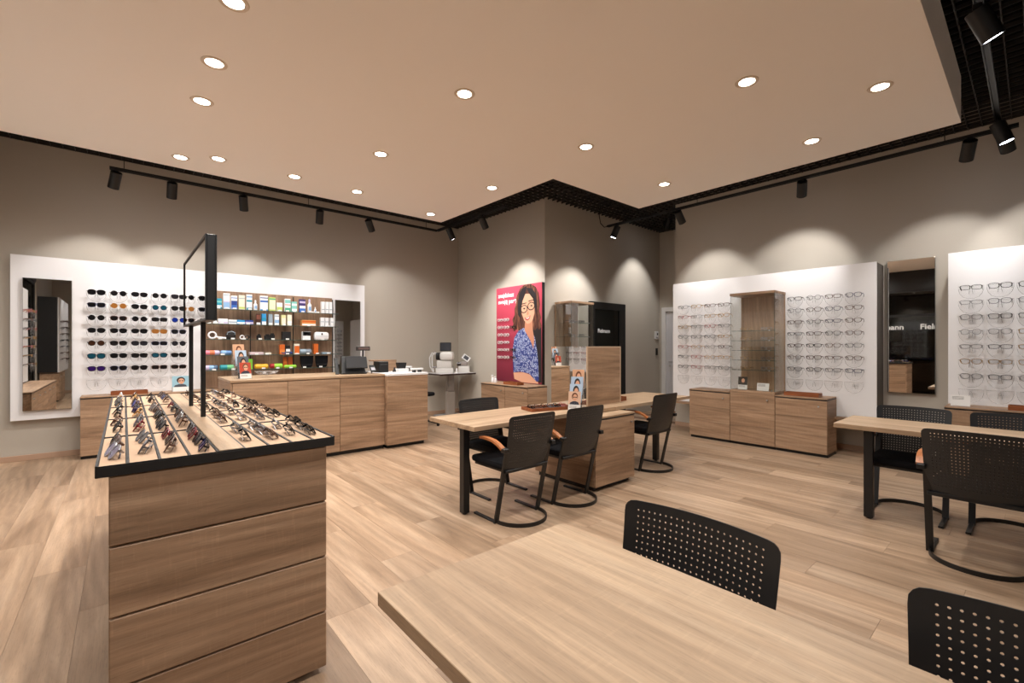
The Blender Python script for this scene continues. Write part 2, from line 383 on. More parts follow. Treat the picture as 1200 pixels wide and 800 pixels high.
tag(obj('power_cable', cb, BLACK), 'black power cable looping from track rail up into open grid', 'cable')
HEAD = MB().lathe([(.050, .0), (.055, .004), (.055, .200), (.048, .200), (.044, .188)], n=28).mesh('lamp_head', True); HEAD.materials.append(BLACK)
HLENS = MB().lathe([(.047, .193), (.047, .197)], n=24).mesh('lamp_lens'); HLENS.materials.append(EM_S)
sd = {}
def spot(x, y, target, label, watt=SPOT_W, size=70, z=3.5):
    t = thing('track_spotlight', label, 'spotlight', (x, y, z))
    p = Vector((0, 0, -.055)); d = (Vector(target) - (Vector((x, y, z)) + p)).normalized()
    q = d.to_track_quat('Z', 'Y')
    obj('adapter', MB().bbox((-.022, -.022, -.035), (.022, .022, -.004), .003), BLACK, t)
    obj('yoke', MB().cyl((0, 0, -.03), p, .009, 8), BLACK, t)
    for nm, me in (('lamp_head', HEAD), ('lamp_lens', HLENS)):
        o = new(nm, me, t, p - d * .02); o.rotation_mode = 'QUATERNION'; o.rotation_quaternion = q
    k = (watt, size)
    if k not in sd:
        L_ = bpy.data.lights.new('spot_bulb', 'SPOT'); L_.energy = watt; L_.color = SPOT_C; L_.spot_size = R(size); L_.spot_blend = .55; L_.shadow_soft_size = .045; sd[k] = L_
    l = new('spot_bulb', sd[k], t, p + d * .185); l.rotation_mode = 'QUATERNION'; l.rotation_quaternion = (-d).to_track_quat('Z', 'Y')
    return t
spot(-.07, 7.12, (-.35, 8.0, 1.95), 'tilted black spotlight at the free end of the sunglasses wall track')
spot(.463, 7.12, (.45, 8.0, 1.95), 'second black spotlight along the sunglasses wall track')
spot(1.244, 7.12, (1.5, 8.0, 1.95), 'third black spotlight along the sunglasses wall track, above the product shelves')
spot(2.265, 7.12, (2.45, 8.0, 1.95), 'fourth black spotlight along the sunglasses wall track, above the product shelves')
spot(3.03, 7.12, (4.2, 8.06, 1.7), 'fifth black spotlight along the sunglasses wall track, above the narrow mirror')
spot(4.33, 6.73, (5.3, 6.55, 1.4), 'black spotlight with lit lens at the track corner near eye-test machine', 60)
spot(4.33, 5.78, (5.42, 6.0, 2.0), 'black spotlight aimed at the red poster from the short track arm', 100)
spot(6.30, 4.60, (6.0, 5.35, 1.5), 'black spotlight with lit lens beside the hanging cable loop', 95, 86, z=3.455)
spot(7.98, 4.62, (8.05, 5.44, 2.0), 'black spotlight added under the alcove ceiling grid to light the intercom wall', 70, 74, z=3.905)  # added lamp with no visible source, brightens the centre wall
spot(6.30, 3.50, (7.42, 3.45, 2.2), 'black spotlight above the eyeglasses panel near the alcove corner', 50, z=3.455)
spot(6.30, 1.866, (7.42, 2.25, 2.25), 'black spotlight alone in the middle of the eyeglasses wall track', 55, 74, z=3.455)
spot(6.30, .42, (7.42, .75, 2.1), 'black spotlight at the end of eyeglasses wall track by raft corner', z=3.455)
spot(6.30, .20, (7.42, -.1, 2.1), 'tilted dark spotlight behind the lit one at raft corner', z=3.455)
spot(6.13, .227, (6.4, -.6, .9), 'black spotlight with bright lens at the end of the double rail')
spot(3.896, .227, (4.75, -.65, 1.2), 'large black spotlight with bright lens hanging from the double rail', z=3.46)

track('black track rail added unseen at the rear by the storefront wall', [(-.45, -2.9), (-.45, -.6)], 3.5, [(-.45, -2.6), (-.45, -.8)])  # unseen rail behind the camera, added to carry the panel lamps
track('black track rail added unseen parallel to the rear wall', [(.6, -1.9), (6.2, -1.9)], 3.5, [(.8, -1.9), (3.4, -1.9), (6.0, -1.9)])  # unseen rail, added to hold fill lamps behind the camera
spot(-.45, -1.0, (-1.3, -1.1, 1.8), 'added unseen rear black spotlight aimed at the black-sided panel, nearer storefront')  # out-of-view lamp, added so the mirrored panel is lit
spot(-.45, -2.2, (-1.3, -2.2, 1.8), 'added unseen rear black spotlight aimed at the black-sided panel, nearer rear wall')  # second added lamp out of view, lights the same panel
spot(.75, -1.9, (.35, 2.0, .5), 'added unseen rear black spotlight brightening the island drawers', 70, 60)  # unseen lamp, added to brighten the drawer fronts
spot(2.2, -1.9, (1.8, .9, .5), 'added unseen rear black spotlight brightening the foreground table', 45, 70)  # unseen lamp, added to throw light forward onto the table
for i_, x_ in enumerate((1.4, 2.9, 4.6)): spot(x_, -1.9, (x_ + .5 * i_, -3.2, 1.9), 'added unseen rear black spotlight washing the rear wall, %s from storefront' % ORD[i_])  # unseen lamps, added to brighten the rear wall in reflections

# ---------------------------------------------------------------- low cabinets
KNOB = MB().lathe([(.006, 0), (.006, .012), (.011, .014), (.011, .022), (.008, .024)], n=14).xf(Matrix.Rotation(R(90), 4, 'X')).mesh('knob', True); KNOB.materials.append(STEEL)
def cabinet(label, loc, rz, w_, d=.40, h=.742, gap=True, rows=3, knob=True, group=None, side=False, lid=None):
    t = thing('low_cabinet', label, 'cabinet', loc, rz, group)
    top0 = h - (.028 if gap else .022)
    obj('carcass', B1((.002, .02, .04), (w_ - .002, d, top0)), OAKX, t)
    obj('plinth', B1((.004, .045, 0), (w_ - .004, d - .01, .04)), BLKLAM, t)
    zs = [.042 + (top0 - .044) * k / rows for k in range(rows + 1)]
    for k in range(rows):
        f = obj('front_panel', BB((.002, 0, zs[k] + .001), (w_ - .002, .019, zs[k + 1] - .001), .0015), OAKX, t)
        if side:
            for x0, x1 in ((w_ - .002, w_),): obj('side_panel', BB((x0, .02, zs[k] + .001), (x1 + .001, d, zs[k + 1] - .001), .0008), OAKY, t)
    if gap: obj('shadow_gap', B1((-.001, -.003, top0), (w_ + .001, d, h - .016)), BLKLAM, t)
    obj('top_board', BB((0, -.004, h - .016 if gap else top0), (w_, d, h), .002), OAKX, t)
    if knob: new('knob', KNOB, t, (w_ - .09, 0, h - .105))
    return t
W90 = R(-90)
cabinet('oak low cabinet at the alcove end below the clear eyeglasses panel', (6.62, 3.49, 0), W90, .612)
cabinet('oak low cabinet carrying the tall glass display case', (6.62, 2.876, 0), W90, .592, h=.765, gap=False)
cabinet('oak low cabinet with a brown tray on top beside glass case', (6.62, 2.28, 0), W90, .592, side=True)
for i in range(3):
    cabinet(['oak low cabinet with a white info card on its top', 'oak low cabinet second from the narrow wall mirror', 'oak low cabinet third from the narrow wall mirror'][i], (6.66, .637 - .6 * i, 0), W90, .596, d=.36, h=.757)
for i in range(3):
    cabinet(['oak low cabinet nearest the tall mirror under the sunglasses', 'oak low cabinet in the middle under the sunglasses panel', 'oak low cabinet beneath the glass product shelves'][i], (-.41 + .652 * i, 7.64, 0), 0, .648, d=.33, h=.772)
cabinet('oak low cabinet below the poster, nearer the eye-test machine', (4.90, 6.55, 0), W90, .668, d=.45)
cabinet('oak low cabinet below the poster, at the outer wall corner', (4.90, 5.878, 0), W90, .56, d=.45, side=True)
cabinet('oak low cabinet under the small glass showcase behind the mirror block', (5.64, 5.03, 0), 0, .58, d=.39, h=.76, gap=False)
for i in range(5):
    cabinet('oak low cabinet along the storefront wall, %s from the window' % ORD[i], (-1.0, 3.42 + .62 * i, 0), R(90), .616, d=.35)
for i in range(2):
    cabinet(['oak low cabinet below the black-edged panel facing shop interior', 'oak low cabinet farthest behind the black-edged panel'][i], (-1.22, -.75 - .62 * i, 0), R(90), .616, d=.36)

# ---------------------------------------------------------------- white display panels
def panel(label, lo, hi, edge):
    t = thing('eyewear_board', label, 'display board', (lo[0], lo[1], lo[2])); s = Vector(lo); q = [hi[i] - lo[i] for i in range(3)]
    if edge == 'x':   # front faces -x
        obj('front_sheet', BB((0, 0, 0), (.02, q[1], q[2]), .0015), PANEL, t); obj('side_box', B1((.02, .004, .004), (q[0], q[1] - .004, q[2] - .004)), plain('panel_side_taupe', (96, 87, 78), .6), t)
    elif edge == '+x':
        obj('front_sheet', BB((q[0] - .02, 0, 0), (q[0], q[1], q[2]), .0015), PANEL, t); obj('side_box', B1((0, 0, 0), (q[0] - .02, q[1], q[2])), BLKLAM, t)
    elif edge == '+y':
        obj('front_sheet', BB((0, q[1] - .02, 0), (q[0], q[1], q[2]), .0015), PANEL, t); obj('side_box', B1((0, 0, 0), (q[0], q[1] - .02, q[2])), WPLAST, t)
    else:             # front faces -y
        obj('front_sheet', BB((0, 0, 0), (q[0], .02, q[2]), .0015), PANEL, t); obj('side_box', B1((.03, .02, .03), (q[0] - .03, q[1], q[2] - .03)), WPLAST, t)
    return t
panel('long white wall panel holding sunglasses, product shelves and two mirrors', (-1.03, 7.98, .50), (3.325, 8.054, 2.50), 'y')
panel('white wall panel of clear eyeglasses around the tall glass case', (7.02, 1.275, .49), (7.414, 3.99, 2.44), 'x')
panel('white wall panel of clear eyeglasses beyond the narrow wall mirror', (7.02, -2.4, .49), (7.414, .64, 2.44), 'x')
lg = obj('wall_ledge', BB((6.94, 1.275, .455), (7.42, 3.99, .488)), OAKY); tag(lg, 'oak ledge board under the white panel with glass case', 'ledge')
panel('white panel facing shop interior on the storefront wall', (-1.614, 3.60, .75), (-1.36, 7.85, 2.44), '+x')
panel('white panel of eyeglasses on the rear wall', (5.0, -3.194, .6), (7.0, -3.10, 2.44), '+y')
panel('white panel with thick black side beyond the storefront window', (-1.614, -2.6, .74), (-1.24, -.10, 2.62), '+x')
def wallmirror(label, lo, hi, axis):
    t = thing('tall_mirror', label, 'mirror', lo); q = [hi[i] - lo[i] for i in range(3)]
    if axis == 'y': obj('backing', B1((.0, .006, 0), (q[0], q[1], q[2])), plain('mirror_edge', (120, 116, 112), .4), t); obj('mirror_glass', BB((.002, 0, .002), (q[0] - .002, .006, q[2] - .002), .001), MIRROR, t)
    else: obj('backing', B1((.006, 0, 0), (q[0], q[1], q[2])), bpy.data.materials['mirror_edge'], t); obj('mirror_glass', BB((0, .002, .002), (.006, q[1] - .002, q[2] - .002), .001), MIRROR, t)
    return t
wallmirror('tall frameless mirror at the free end of the sunglasses panel', (-.925, 7.935, .615), (-.50, 7.98, 2.225), 'y')
wallmirror('narrow frameless mirror beside the glass product shelves', (2.79, 7.95, .80), (3.235, 7.98, 2.205), 'y')
wallmirror('tall narrow mirror between the two eyeglasses panels', (7.375, .785, .815), (7.42, 1.235, 2.475), 'x')

# ---------------------------------------------------------------- glass cases
def vitrine(label, loc, rz, w_, d, h, nsh, z0=.0):
    t = thing('glass_case', label, 'display case', loc, rz)
    obj('back_board', B1((.0, d - .02, 0), (w_, d, h - .03)), OAKZ, t)
    obj('top_board', BB((-.004, -.004, h - .035), (w_ + .004, d, h), .002), OAKX, t)
    obj('base_board', BB((0, 0, 0), (w_, d - .02, .012), .001), OAKX, t)
    obj('glass_door', B1((.004, .002, .014), (w_ - .004, .007, h - .037)), GLASS, t)
    for x in (.001, w_ - .006):
        s = obj('glass_side', B1((x, .010, .014), (x + .005, d - .021, h - .037)), GLASS, t)
        obj('polished_edge', B1((x, .008, .014), (x + .005, .0095, h - .037)), EDGEG, s)
    for k in range(nsh):
        z = h * (.18 + .10 * k + .03) if nsh > 3 else h * (.40 + .17 * k)
        s = obj('glass_shelf', B1((.008, .04, z), (w_ - .008, d - .022, z + .006)), SHGL, t)
        obj('polished_edge', B1((.008, .038, z), (w_ - .008, .0395, z + .006)), EDGEG, s)
        for px in (.08, w_ - .08): obj('shelf_pin', MB().cyl((px, .036, z + .003), (px, .026, z + .003), .008, 10), STEEL, s)
    obj('lock', MB().cyl((w_ - .04, .001, .03), (w_ - .04, -.012, .03), .009, 12), STEEL, t)
    return t
VZ = .766
vitrine('tall glass display case with oak back between rows of eyeglasses', (6.62, 2.872, VZ), W90, .588, .395, 1.385, 5)
vitrine('small oak-topped glass showcase on cabinet beside black door', (5.64, 5.035, .761), 0, .575, .38, 1.395, 3)

# ---------------------------------------------------------------- island with trays
IS = thing('display_island', 'freestanding oak drawer island topped with black-framed sunglasses trays', 'display island', (0, 0, 0))
ix0, ix1, iy0, iy1, IZ = -.038, .662, 1.995, 4.56, 1.008
obj('carcass', B1((ix0 + .002, iy0 + .02, .05), (ix1 - .002, iy1, .968)), OAKY, IS)
obj('plinth', B1((ix0 + .04, iy0 + .06, 0), (ix1 - .04, iy1 - .04, .05)), BLKLAM, IS)
for k in range(4):
    z0 = .02 + k * .2375
    obj('drawer_front', BB((ix0, iy0, z0 + .0035), (ix1, iy0 + .02, z0 + .2340), .003), OAKX, IS)
    for j in range(4):
        y0 = iy0 + .022 + j * .637
        obj('side_panel', BB((ix0 - .001, y0 + .002, max(z0, .052) + .002), (ix0 + .002, y0 + .635, z0 + .2355), .0008), OAKY, IS)
        obj('side_panel', BB((ix1 - .002, y0 + .002, max(z0, .052) + .002), (ix1 + .001, y0 + .635, z0 + .2355), .0008), OAKY, IS)
obj('black_slab', BB((-.072, 1.982, .970), (.692, 4.60, IZ - .004), .002), BLKLAM, IS)
TX = [-.068, .009, .095, .180, .266, .353, .437, .521, .605, .688]
TY = [1.988, 2.60, 3.225, 3.835, 4.595]
for c in range(9):
    if c == 4: obj('centre_board', BB((TX[4] + .004, 1.987, IZ - .004), (TX[5] - .004, 4.589, IZ + .003), .001), TOPY, IS); continue
    for r in range(4):
        obj('tray_insert', BB((TX[c] + .005, TY[r] + .010, IZ - .004), (TX[c + 1] - .005, TY[r + 1] - .010, IZ - .003), .0004), TRAYB, IS)
for c in range(10):
    if c in (0, 9): continue
    obj('lane_divider', B1((TX[c] - .0035, 1.986, IZ - .004), (TX[c] + .0035, 4.594, IZ)), BLKLAM, IS)
for r in range(1, 4):
    for c in range(9):
        if c != 4: obj('cross_divider', B1((TX[c] + .004, TY[r] - .006, IZ - .004), (TX[c + 1] - .004, TY[r] + .006, IZ + .001)), BLKLAM, IS)
obj('tray_rim', MB().box((-.072, 1.982, IZ - .004), (-.065, 4.60, IZ + .002)).box((.685, 1.982, IZ - .004), (.692, 4.60, IZ + .002)).box((-.065, 4.59, IZ - .004), (.685, 4.60, IZ + .002)).box((-.065, 1.982, IZ - .004), (.685, 1.9855, IZ)), BLKLAM, IS)
ms = thing('mirror_stand', 'wide black-framed mirror raised on two black posts over the island', 'mirror', (.33, 0, IZ + .003))
for y in (2.99, 3.58): obj('post', BB((-.011, y - .012, 0), (.011, y + .012, .55), .001), BLACK, ms)
obj('frame', BB((-.014, 2.72, .52), (.022, 3.82, .955), .002), BLACK, ms)
for x0_, x1_ in ((-.021, -.0142), (.0222, .029)):
    obj('frame_lip', MB().box((x0_, 2.72, .52), (x1_, 3.82, .531)).box((x0_, 2.72, .944), (x1_, 3.82, .955)).box((x0_, 2.72, .531), (x1_, 2.731, .944)).box((x0_, 3.809, .531), (x1_, 3.82, .944)), BLACK, ms)
obj('mirror_glass', B1((-.0155, 2.736, .534), (-.0142, 3.804, .941)), MIRROR, ms)
obj('mirror_glass', B1((.0222, 2.736, .534), (.0235, 3.804, .941)), MIRROR, ms)

# ---------------------------------------------------------------- service counter
CT = thing('service_counter', 'long oak service counter with panelled front and computer on top', 'counter', (0, 0, 0))
cx0, cx1, cy0, cy1, CZ = .89, 2.70, 5.80, 6.66, 1.018
obj('carcass', B1((cx0 + .002, cy0 + .02, .05), (cx1, cy1, CZ - .03)), OAKX, CT)
obj('plinth', B1((cx0 + .03, cy0 + .05, 0), (cx1, cy1 - .03, .05)), BLKLAM, CT)
xs = [cx0 + .02, 1.475, 2.095, cx1]
for a, b in zip(xs[:-1], xs[1:]):
    for k in range(4):
        z0 = .052 + k * .232
        obj('front_panel', BB((a + .002, cy0, z0 + .001), (b - .002, cy0 + .019, z0 + .231), .0015), OAKX, CT)
for k in range(4): obj('end_panel', BB((cx0, cy0, .052 + k * .232 + .001), (cx0 + .018, cy1, .052 + k * .232 + .231), .0015), OAKY, CT)
obj('worktop', BB((cx0 - .004, cy0 - .006, CZ - .028), (cx1, cy1, CZ), .002), TOPX, CT)
CU = thing('counter_end_unit', 'oak counter end unit with white top standing proud of the counter', 'counter', (0, 0, 0))
obj('carcass', B1((2.702, 5.74, .05), (3.318, 6.56, .99)), OAKX, CU); obj('plinth', B1((2.73, 5.78, 0), (3.29, 6.5, .05)), BLKLAM, CU)
for k in range(4): obj('front_panel', BB((2.702, 5.718, .052 + k * .2345 + .001), (3.320, 5.739, .052 + k * .2345 + .2335), .0015), OAKX, CU)
for k in range(4): obj('end_panel', BB((3.3185, 5.742, .052 + k * .2345 + .001), (3.322, 6.56, .052 + k * .2345 + .2335), .001), OAKY, CU)
obj('white_top', BB((2.703, 5.712, .992), (3.325, 6.56, CZ + .004), .003), WHITE, CU)

# ---------------------------------------------------------------- tables
TZ = .757
def table(label, x0, x1, y0, y1, legs, grain):
    t = thing('consulting_table', label, 'table', ((x0 + x1) / 2, (y0 + y1) / 2, 0)); cx, cy = (x0 + x1) / 2, (y0 + y1) / 2
    obj('tabletop', BB((x0 - cx, y0 - cy, TZ - .037), (x1 - cx, y1 - cy, TZ), .0015), grain, t)
    for lx, ly in legs:
        l = obj('leg', BB((lx - cx - .03, ly - cy - .03, .012), (lx - cx + .03, ly - cy + .03, TZ - .037), .002), BLACK, t)
        obj('foot_glide', MB().lathe([(.018, 0), (.018, .006), (.008, .012), (.008, .014)], (lx - cx, ly - cy, 0), 12), BLACK, l)
    lx = sorted(set(l[0] for l in legs)); ly = sorted(set(l[1] for l in legs))
    m = MB()
    for y in ly: m.box((x0 - cx + .06, y - cy - .012, TZ - .062), (x1 - cx - .06, y - cy + .012, TZ - .038))
    obj('under_rail', m, BLACK, t); return t
table('bare oak consulting table standing alone in the foreground with two chairs', .503, 1.203, -1.20, 1.124, [(.72, .90), (.72, -1.0)], TOPY)
table('oak consulting table left of mirror block, bearing leaflets and frame tray', 2.10, 3.945, 2.90, 3.585, [(2.155, 3.11)], TOPX)
table('oak consulting table beyond the mirror block toward the alcove', 3.95, 5.52, 2.90, 3.585, [(4.93, 3.03)], TOPX)
table('oak consulting table in front of the eyeglasses wall by narrow mirror', 4.505, 5.135, -1.35, 1.105, [(4.60, .885), (4.60, -1.1)], TOPY)
PD = thing('drawer_pedestal', 'oak drawer pedestal supporting the middle of the long table pair', 'drawer unit', (3.40, 2.73, 0))
pw, pd, ph = .635, .83, .716
obj('carcass', B1((.018, .02, .045), (pw - .004, pd, ph - .03)), OAKX, PD); obj('plinth', B1((.03, .05, 0), (pw - .03, pd - .03, .045)), BLKLAM, PD)
for k in range(3):
    f = obj('drawer_front', BB((.002, 0, .047 + k * .2125), (pw, .019, .047 + k * .2125 + .2105), .0015), OAKX, PD)
    obj('side_panel', BB((0, .02, .047 + k * .2125), (.017, pd, .047 + k * .2125 + .2105), .001), OAKY, PD)
new('knob', KNOB, PD, (pw - .07, 0, .62))
obj('shadow_gap', B1((0, -.002, ph - .029), (pw, pd, ph - .018)), BLKLAM, PD); obj('top_board', BB((0, -.003, ph - .018), (pw, pd, ph), .001), TOPX, PD)
MBK = thing('mirror_block', 'square oak block with mirrored faces standing on the long tables', 'mirror', (3.66, 3.05, TZ))
mw, mh = .585, .638
obj('body', B1((.018, .012, 0), (mw - .018, .52, mh - .002)), OAKX, MBK)
obj('oak_face', BB((.016, 0, .012), (mw - .016, .012, mh - .014), .001), OAKX, MBK)
EDG = plain('pale_edge_band', (196, 170, 144), .5)
obj('edge_band', MB().box((0, 0, 0), (.016, .013, mh)).box((mw - .016, 0, 0), (mw, .013, mh)).box((.016, 0, mh - .014), (mw - .016, .013, mh)).box((.016, 0, 0), (mw - .016, .013, .012)), EDG, MBK)
obj('mirror_glass', B1((.010, .016, .002), (.016, .53, mh)), MIRROR, MBK); obj('mirror_glass', B1((mw - .016, .016, .002), (mw - .010, .53, mh)), MIRROR, MBK)

# ---------------------------------------------------------------- chairs
def chair_shell():
    ns, nt = 26, 21; zb, zt = .435, .862; th = .0035; mb = MB()
    def S(s, t, k):
        rs, rt = .13, .075
        a = abs(s)
        if a > 1 - rs and t > 1 - rt:
            ds, dt = (a - 1 + rs) / rs, (t - 1 + rt) / rt; h = math.hypot(ds, dt)
            if h > 1e-6: f = max(ds, dt) / h; ds *= f; dt *= f
            a2 = 1 - rs + ds * rs; t = 1 - rt + dt * rt; s = math.copysign(a2, s)
        z = zb + t * (zt - zb) + .006 * (1 - s * s) * t; x = s * (.232 + .018 * t)
        return (x, -.195 * z / .86 - .028 * (1 - s * s) - .012 * math.sin(PI * t) + k * th, z)
    for k in (0, 1):
        for i in range(ns):
            for j in range(nt):
                s0, s1 = -1 + 2 * i / ns, -1 + 2 * (i + 1) / ns; t0, t1 = j / nt, (j + 1) / nt
                if 2 <= i < ns - 2 and 2 <= j < nt - 1:
                    cs, ct = (s0 + s1) / 2, (t0 + t1) / 2; ra, rb = .0032 / .24, .0032 / .427
                    o = [(s0, t0), (cs, t0), (s1, t0), (s1, ct), (s1, t1), (cs, t1), (s0, t1), (s0, ct)]
                    h = [(cs + ra * math.cos(R(225 + 45 * q)), ct + rb * math.sin(R(225 + 45 * q))) for q in range(8)]
                    mb.add([S(*p, k) for p in o] + [S(*p, k) for p in h], [(q, (q + 1) % 8, 8 + (q + 1) % 8, 8 + q) for q in range(8)])
                    if k: mb.add([S(*p, 0) for p in h] + [S(*p, 1) for p in h], [(q, (q + 1) % 8, 8 + (q + 1) % 8, 8 + q) for q in range(8)])
                else: mb.add([S(s0, t0, k), S(s1, t0, k), S(s1, t1, k), S(s0, t1, k)], [(0, 1, 2, 3)])
    rim = [(-1 + 2 * i / ns, 0) for i in range(ns)] + [(1, j / nt) for j in range(nt)] + [(1 - 2 * i / ns, 1) for i in range(ns)] + [(-1, 1 - j / nt) for j in range(nt)]
    n = len(rim); mb.add([S(*p, 0) for p in rim] + [S(*p, 1) for p in rim], [(q, (q + 1) % n, n + (q + 1) % n, n + q) for q in range(n)])
    me = bpy.data.meshes.new('backrest'); me.from_pydata(mb.v, [], mb.f); bm = bmesh.new(); bm.from_mesh(me)
    bmesh.ops.remove_doubles(bm, verts=bm.verts[:], dist=.00005); bmesh.ops.recalc_face_normals(bm, faces=bm.faces[:]); bm.to_mesh(me); bm.free()
    for p in me.polygons: p.use_smooth = True
    me.set_sharp_from_angle(angle=R(35)); return me
def make_chair(label):
    t = thing('cantilever_chair', label, 'chair')
    obj('backrest', chair_shell(), SHELL, t, label='curved black backrest shell pierced by a grid of round holes')
    obj('seat', MB().bbox((-.225, -.10, .425), (.225, .345, .485), .026), FABRIC, t, smooth=True)
    obj('seat_pan', MB().bbox((-.20, -.10, .405), (.20, .32, .426), .004), BLACK, t)
    for sx in (-1, 1):
        obj('leg', MB().strip([(sx * .225, 0, .0), (sx * .226, -.195 * .60 / .86 - .002, .60)], .040, .016, (1, 0, 0)), BLACK, t)
        obj('skid', MB().bbox((sx * .225 - .016, -.01, .0), (sx * .225 + .016, .28, .016), .003), BLACK, t)
        br = obj('arm_bracket', MB().bbox((sx * .252 - .022, -.175, .585), (sx * .252 + .022, -.115, .618), .004), BLACK, t)
        P = [(sx * .262, -.13, .612), (sx * .266, -.085, .640), (sx * .268, -.03, .660), (sx * .268, .04, .668), (sx * .262, .11, .666), (sx * .256, .15, .662)]
        obj('armrest', MB().strip(P, .040, .018, (1, 0, 0)), ARMW, t, smooth=True, label='curved honey-coloured wooden armrest')
    obj('floor_loop', MB().strip([(.225 * math.cos(a), -.02 - .225 * math.sin(a), .015) for a in [PI * k / 24 for k in range(25)]], .030, .008, (0, 0, 1)), BLACK, t, smooth=True)
    obj('cross_bar', MB().bbox((-.226, -.125, .412), (.226, -.085, .436), .003), BLACK, t)
    return t
ch = make_chair('black perforated chair pushed under the free end of the leaflet table, beside its leg')
ch.location = (2.455, 2.785, 0)
for loc, rz, lab in [((3.105, 2.79, 0), 0, 'black perforated chair with its back against the drawer pedestal'),
                     ((2.735, 3.50, 0), PI, 'black perforated chair between the leaflet table and the service counter'),
                     ((4.61, 2.90, 0), 0, 'black perforated chair at the table beyond the mirror block'),
                     ((1.150, .695, 0), R(90), 'black perforated chair at the foreground table, nearer its free end'),
                     ((1.150, -.06, 0), R(90), 'black perforated chair at the foreground table, farther from its free end'),
                     ((4.175, .245, 0), R(-90), 'black perforated chair facing the eyeglasses wall with its back to open floor'),
                     ((5.03, .70, 0), R(90), 'black perforated chair between table and narrow wall mirror'),
                     ((5.03, .10, 0), R(90), 'black perforated chair in front of the white info card')]:
    dup(ch, loc, rz, lab)

# ---------------------------------------------------------------- eyewear
def sup(a, b, e, k=0., drop=0., n=16):
    r = []
    for i in range(n):
        t = 2 * PI * i / n; c, s = math.cos(t), math.sin(t)
        x = a * math.copysign(abs(c) ** (2 / e), c); z = b * math.copysign(abs(s) ** (2 / e), s)
        r.append((x * (1 + k * z / b), z - drop * (1 if z < 0 else 0) * abs(z)))
    return r
STY = [sup(.028, .018, 4.0), sup(.027, .021, 2.6, .12), sup(.0245, .0235, 2.0), sup(.029, .022, 2.4, .10, .15), sup(.030, .0165, 3.0, .08), sup(.0285, .020, 3.2, .14)]
GL = []
for si, ol in enumerate(STY):
    rim = .0042 if si != 2 else .0032
    fr = MB()
    for sx in (-1, 1):
        n = len(ol); P = []
        for (sc, y) in ((1, -.002), (0, -.002), (0, .002), (1, .002)):
            for x, z in ol:
                l = math.hypot(x, z); f = (1 + rim / l) if sc else (1 - .0004 / l)
                P.append((sx * (.0345 + x * f), y, z * f))
        fr.add(P, [(a * n + q, a * n + (q + 1) % n, ((a + 1) % 4) * n + (q + 1) % n, ((a + 1) % 4) * n + q) for a in range(4) for q in range(n)])
        fr.box((sx * .066 - .003, -.002, .004), (sx * .066 + .003, .006, .011))
    fr.strip([(-.009, 0, .005), (-.004, -.001, .009), (.004, -.001, .009), (.009, 0, .005)], .004, .004, (0, 0, 1))
    L_ = MB().prism([(x * .985, z * .985) for x, z in ol], -.0008, .0008)
    GL.append((fr.mesh('frame'), L_.mesh('lens')))
def tmesh(sx, folded):
    m = MB()
    if folded: m.strip([(sx * .067, .006, .008), (sx * .060, .014 + .005 * (sx > 0), .008), (-sx * .035, .016 + .005 * (sx > 0), .004), (-sx * .060, .018 + .005 * (sx > 0), -.012)], .007, .0025, (0, 0, 1))
    else: m.strip([(sx * .067, .004, .008), (sx * .0675, .045, .009), (sx * .066, .090, .007), (sx * .064, .112, -.004), (sx * .063, .122, -.018)], .007, .0025, (0, 0, 1))
    return m.mesh('temple')
TM = {(s, f): tmesh(s, f) for s in (-1, 1) for f in (0, 1)}
_slot = bpy.data.materials.new('unused_slot')
for a, b in GL: a.materials.append(_slot); b.materials.append(_slot)
for v in TM.values(): v.materials.append(_slot)
def place(nm, me, mat, parent, loc=None):
    o = new(nm, me, parent, loc); o.material_slots[0].link = 'OBJECT'; o.material_slots[0].material = mat; return o
FRC = {'black': plain('frame_black', (14, 14, 16), .25), 'tortoise': plain('frame_tortoise', (74, 42, 24), .25), 'gold': plain('frame_gold', (188, 150, 96), .3, metal=1),
       'brown': plain('frame_brown', (88, 58, 44), .3), 'navy': plain('frame_navy', (26, 34, 70), .3), 'silver': plain('frame_silver', (150, 150, 154), .3, metal=1),
       'rose': plain('frame_rose', (168, 96, 96), .35), 'grey': plain('frame_grey', (92, 92, 96), .35), 'red': plain('frame_red', (120, 20, 34), .25), 'white': plain('frame_white', (232, 230, 230), .3)}
LEN = {'dark': plain('lens_dark', (16, 15, 18), .14), 'brown': plain('lens_brown', (58, 34, 22), .08), 'amber': plain('lens_amber', (150, 96, 44), .1), 'blue': plain('lens_blue', (36, 62, 170), .12, metal=.5),
       'teal': plain('lens_teal', (26, 84, 104), .12, metal=.4), 'violet': plain('lens_violet', (52, 24, 96), .15, metal=.2), 'grey': plain('lens_grey', (34, 33, 38), .15)}
def pair(name, label, cat, loc, rz, style, fc, lens, group, folded=0, tilt=0):
    t = thing(name, label, cat, loc, rz, group)
    t.rotation_euler = (tilt, 0, rz)
    place('frame', GL[style][0], FRC[fc], t)
    for sx in (-1, 1):
        place('lens', GL[style][1], lens, t, (sx * .0345, 0, 0)); place('temple', TM[(sx, folded)], FRC[fc], t)
    return t
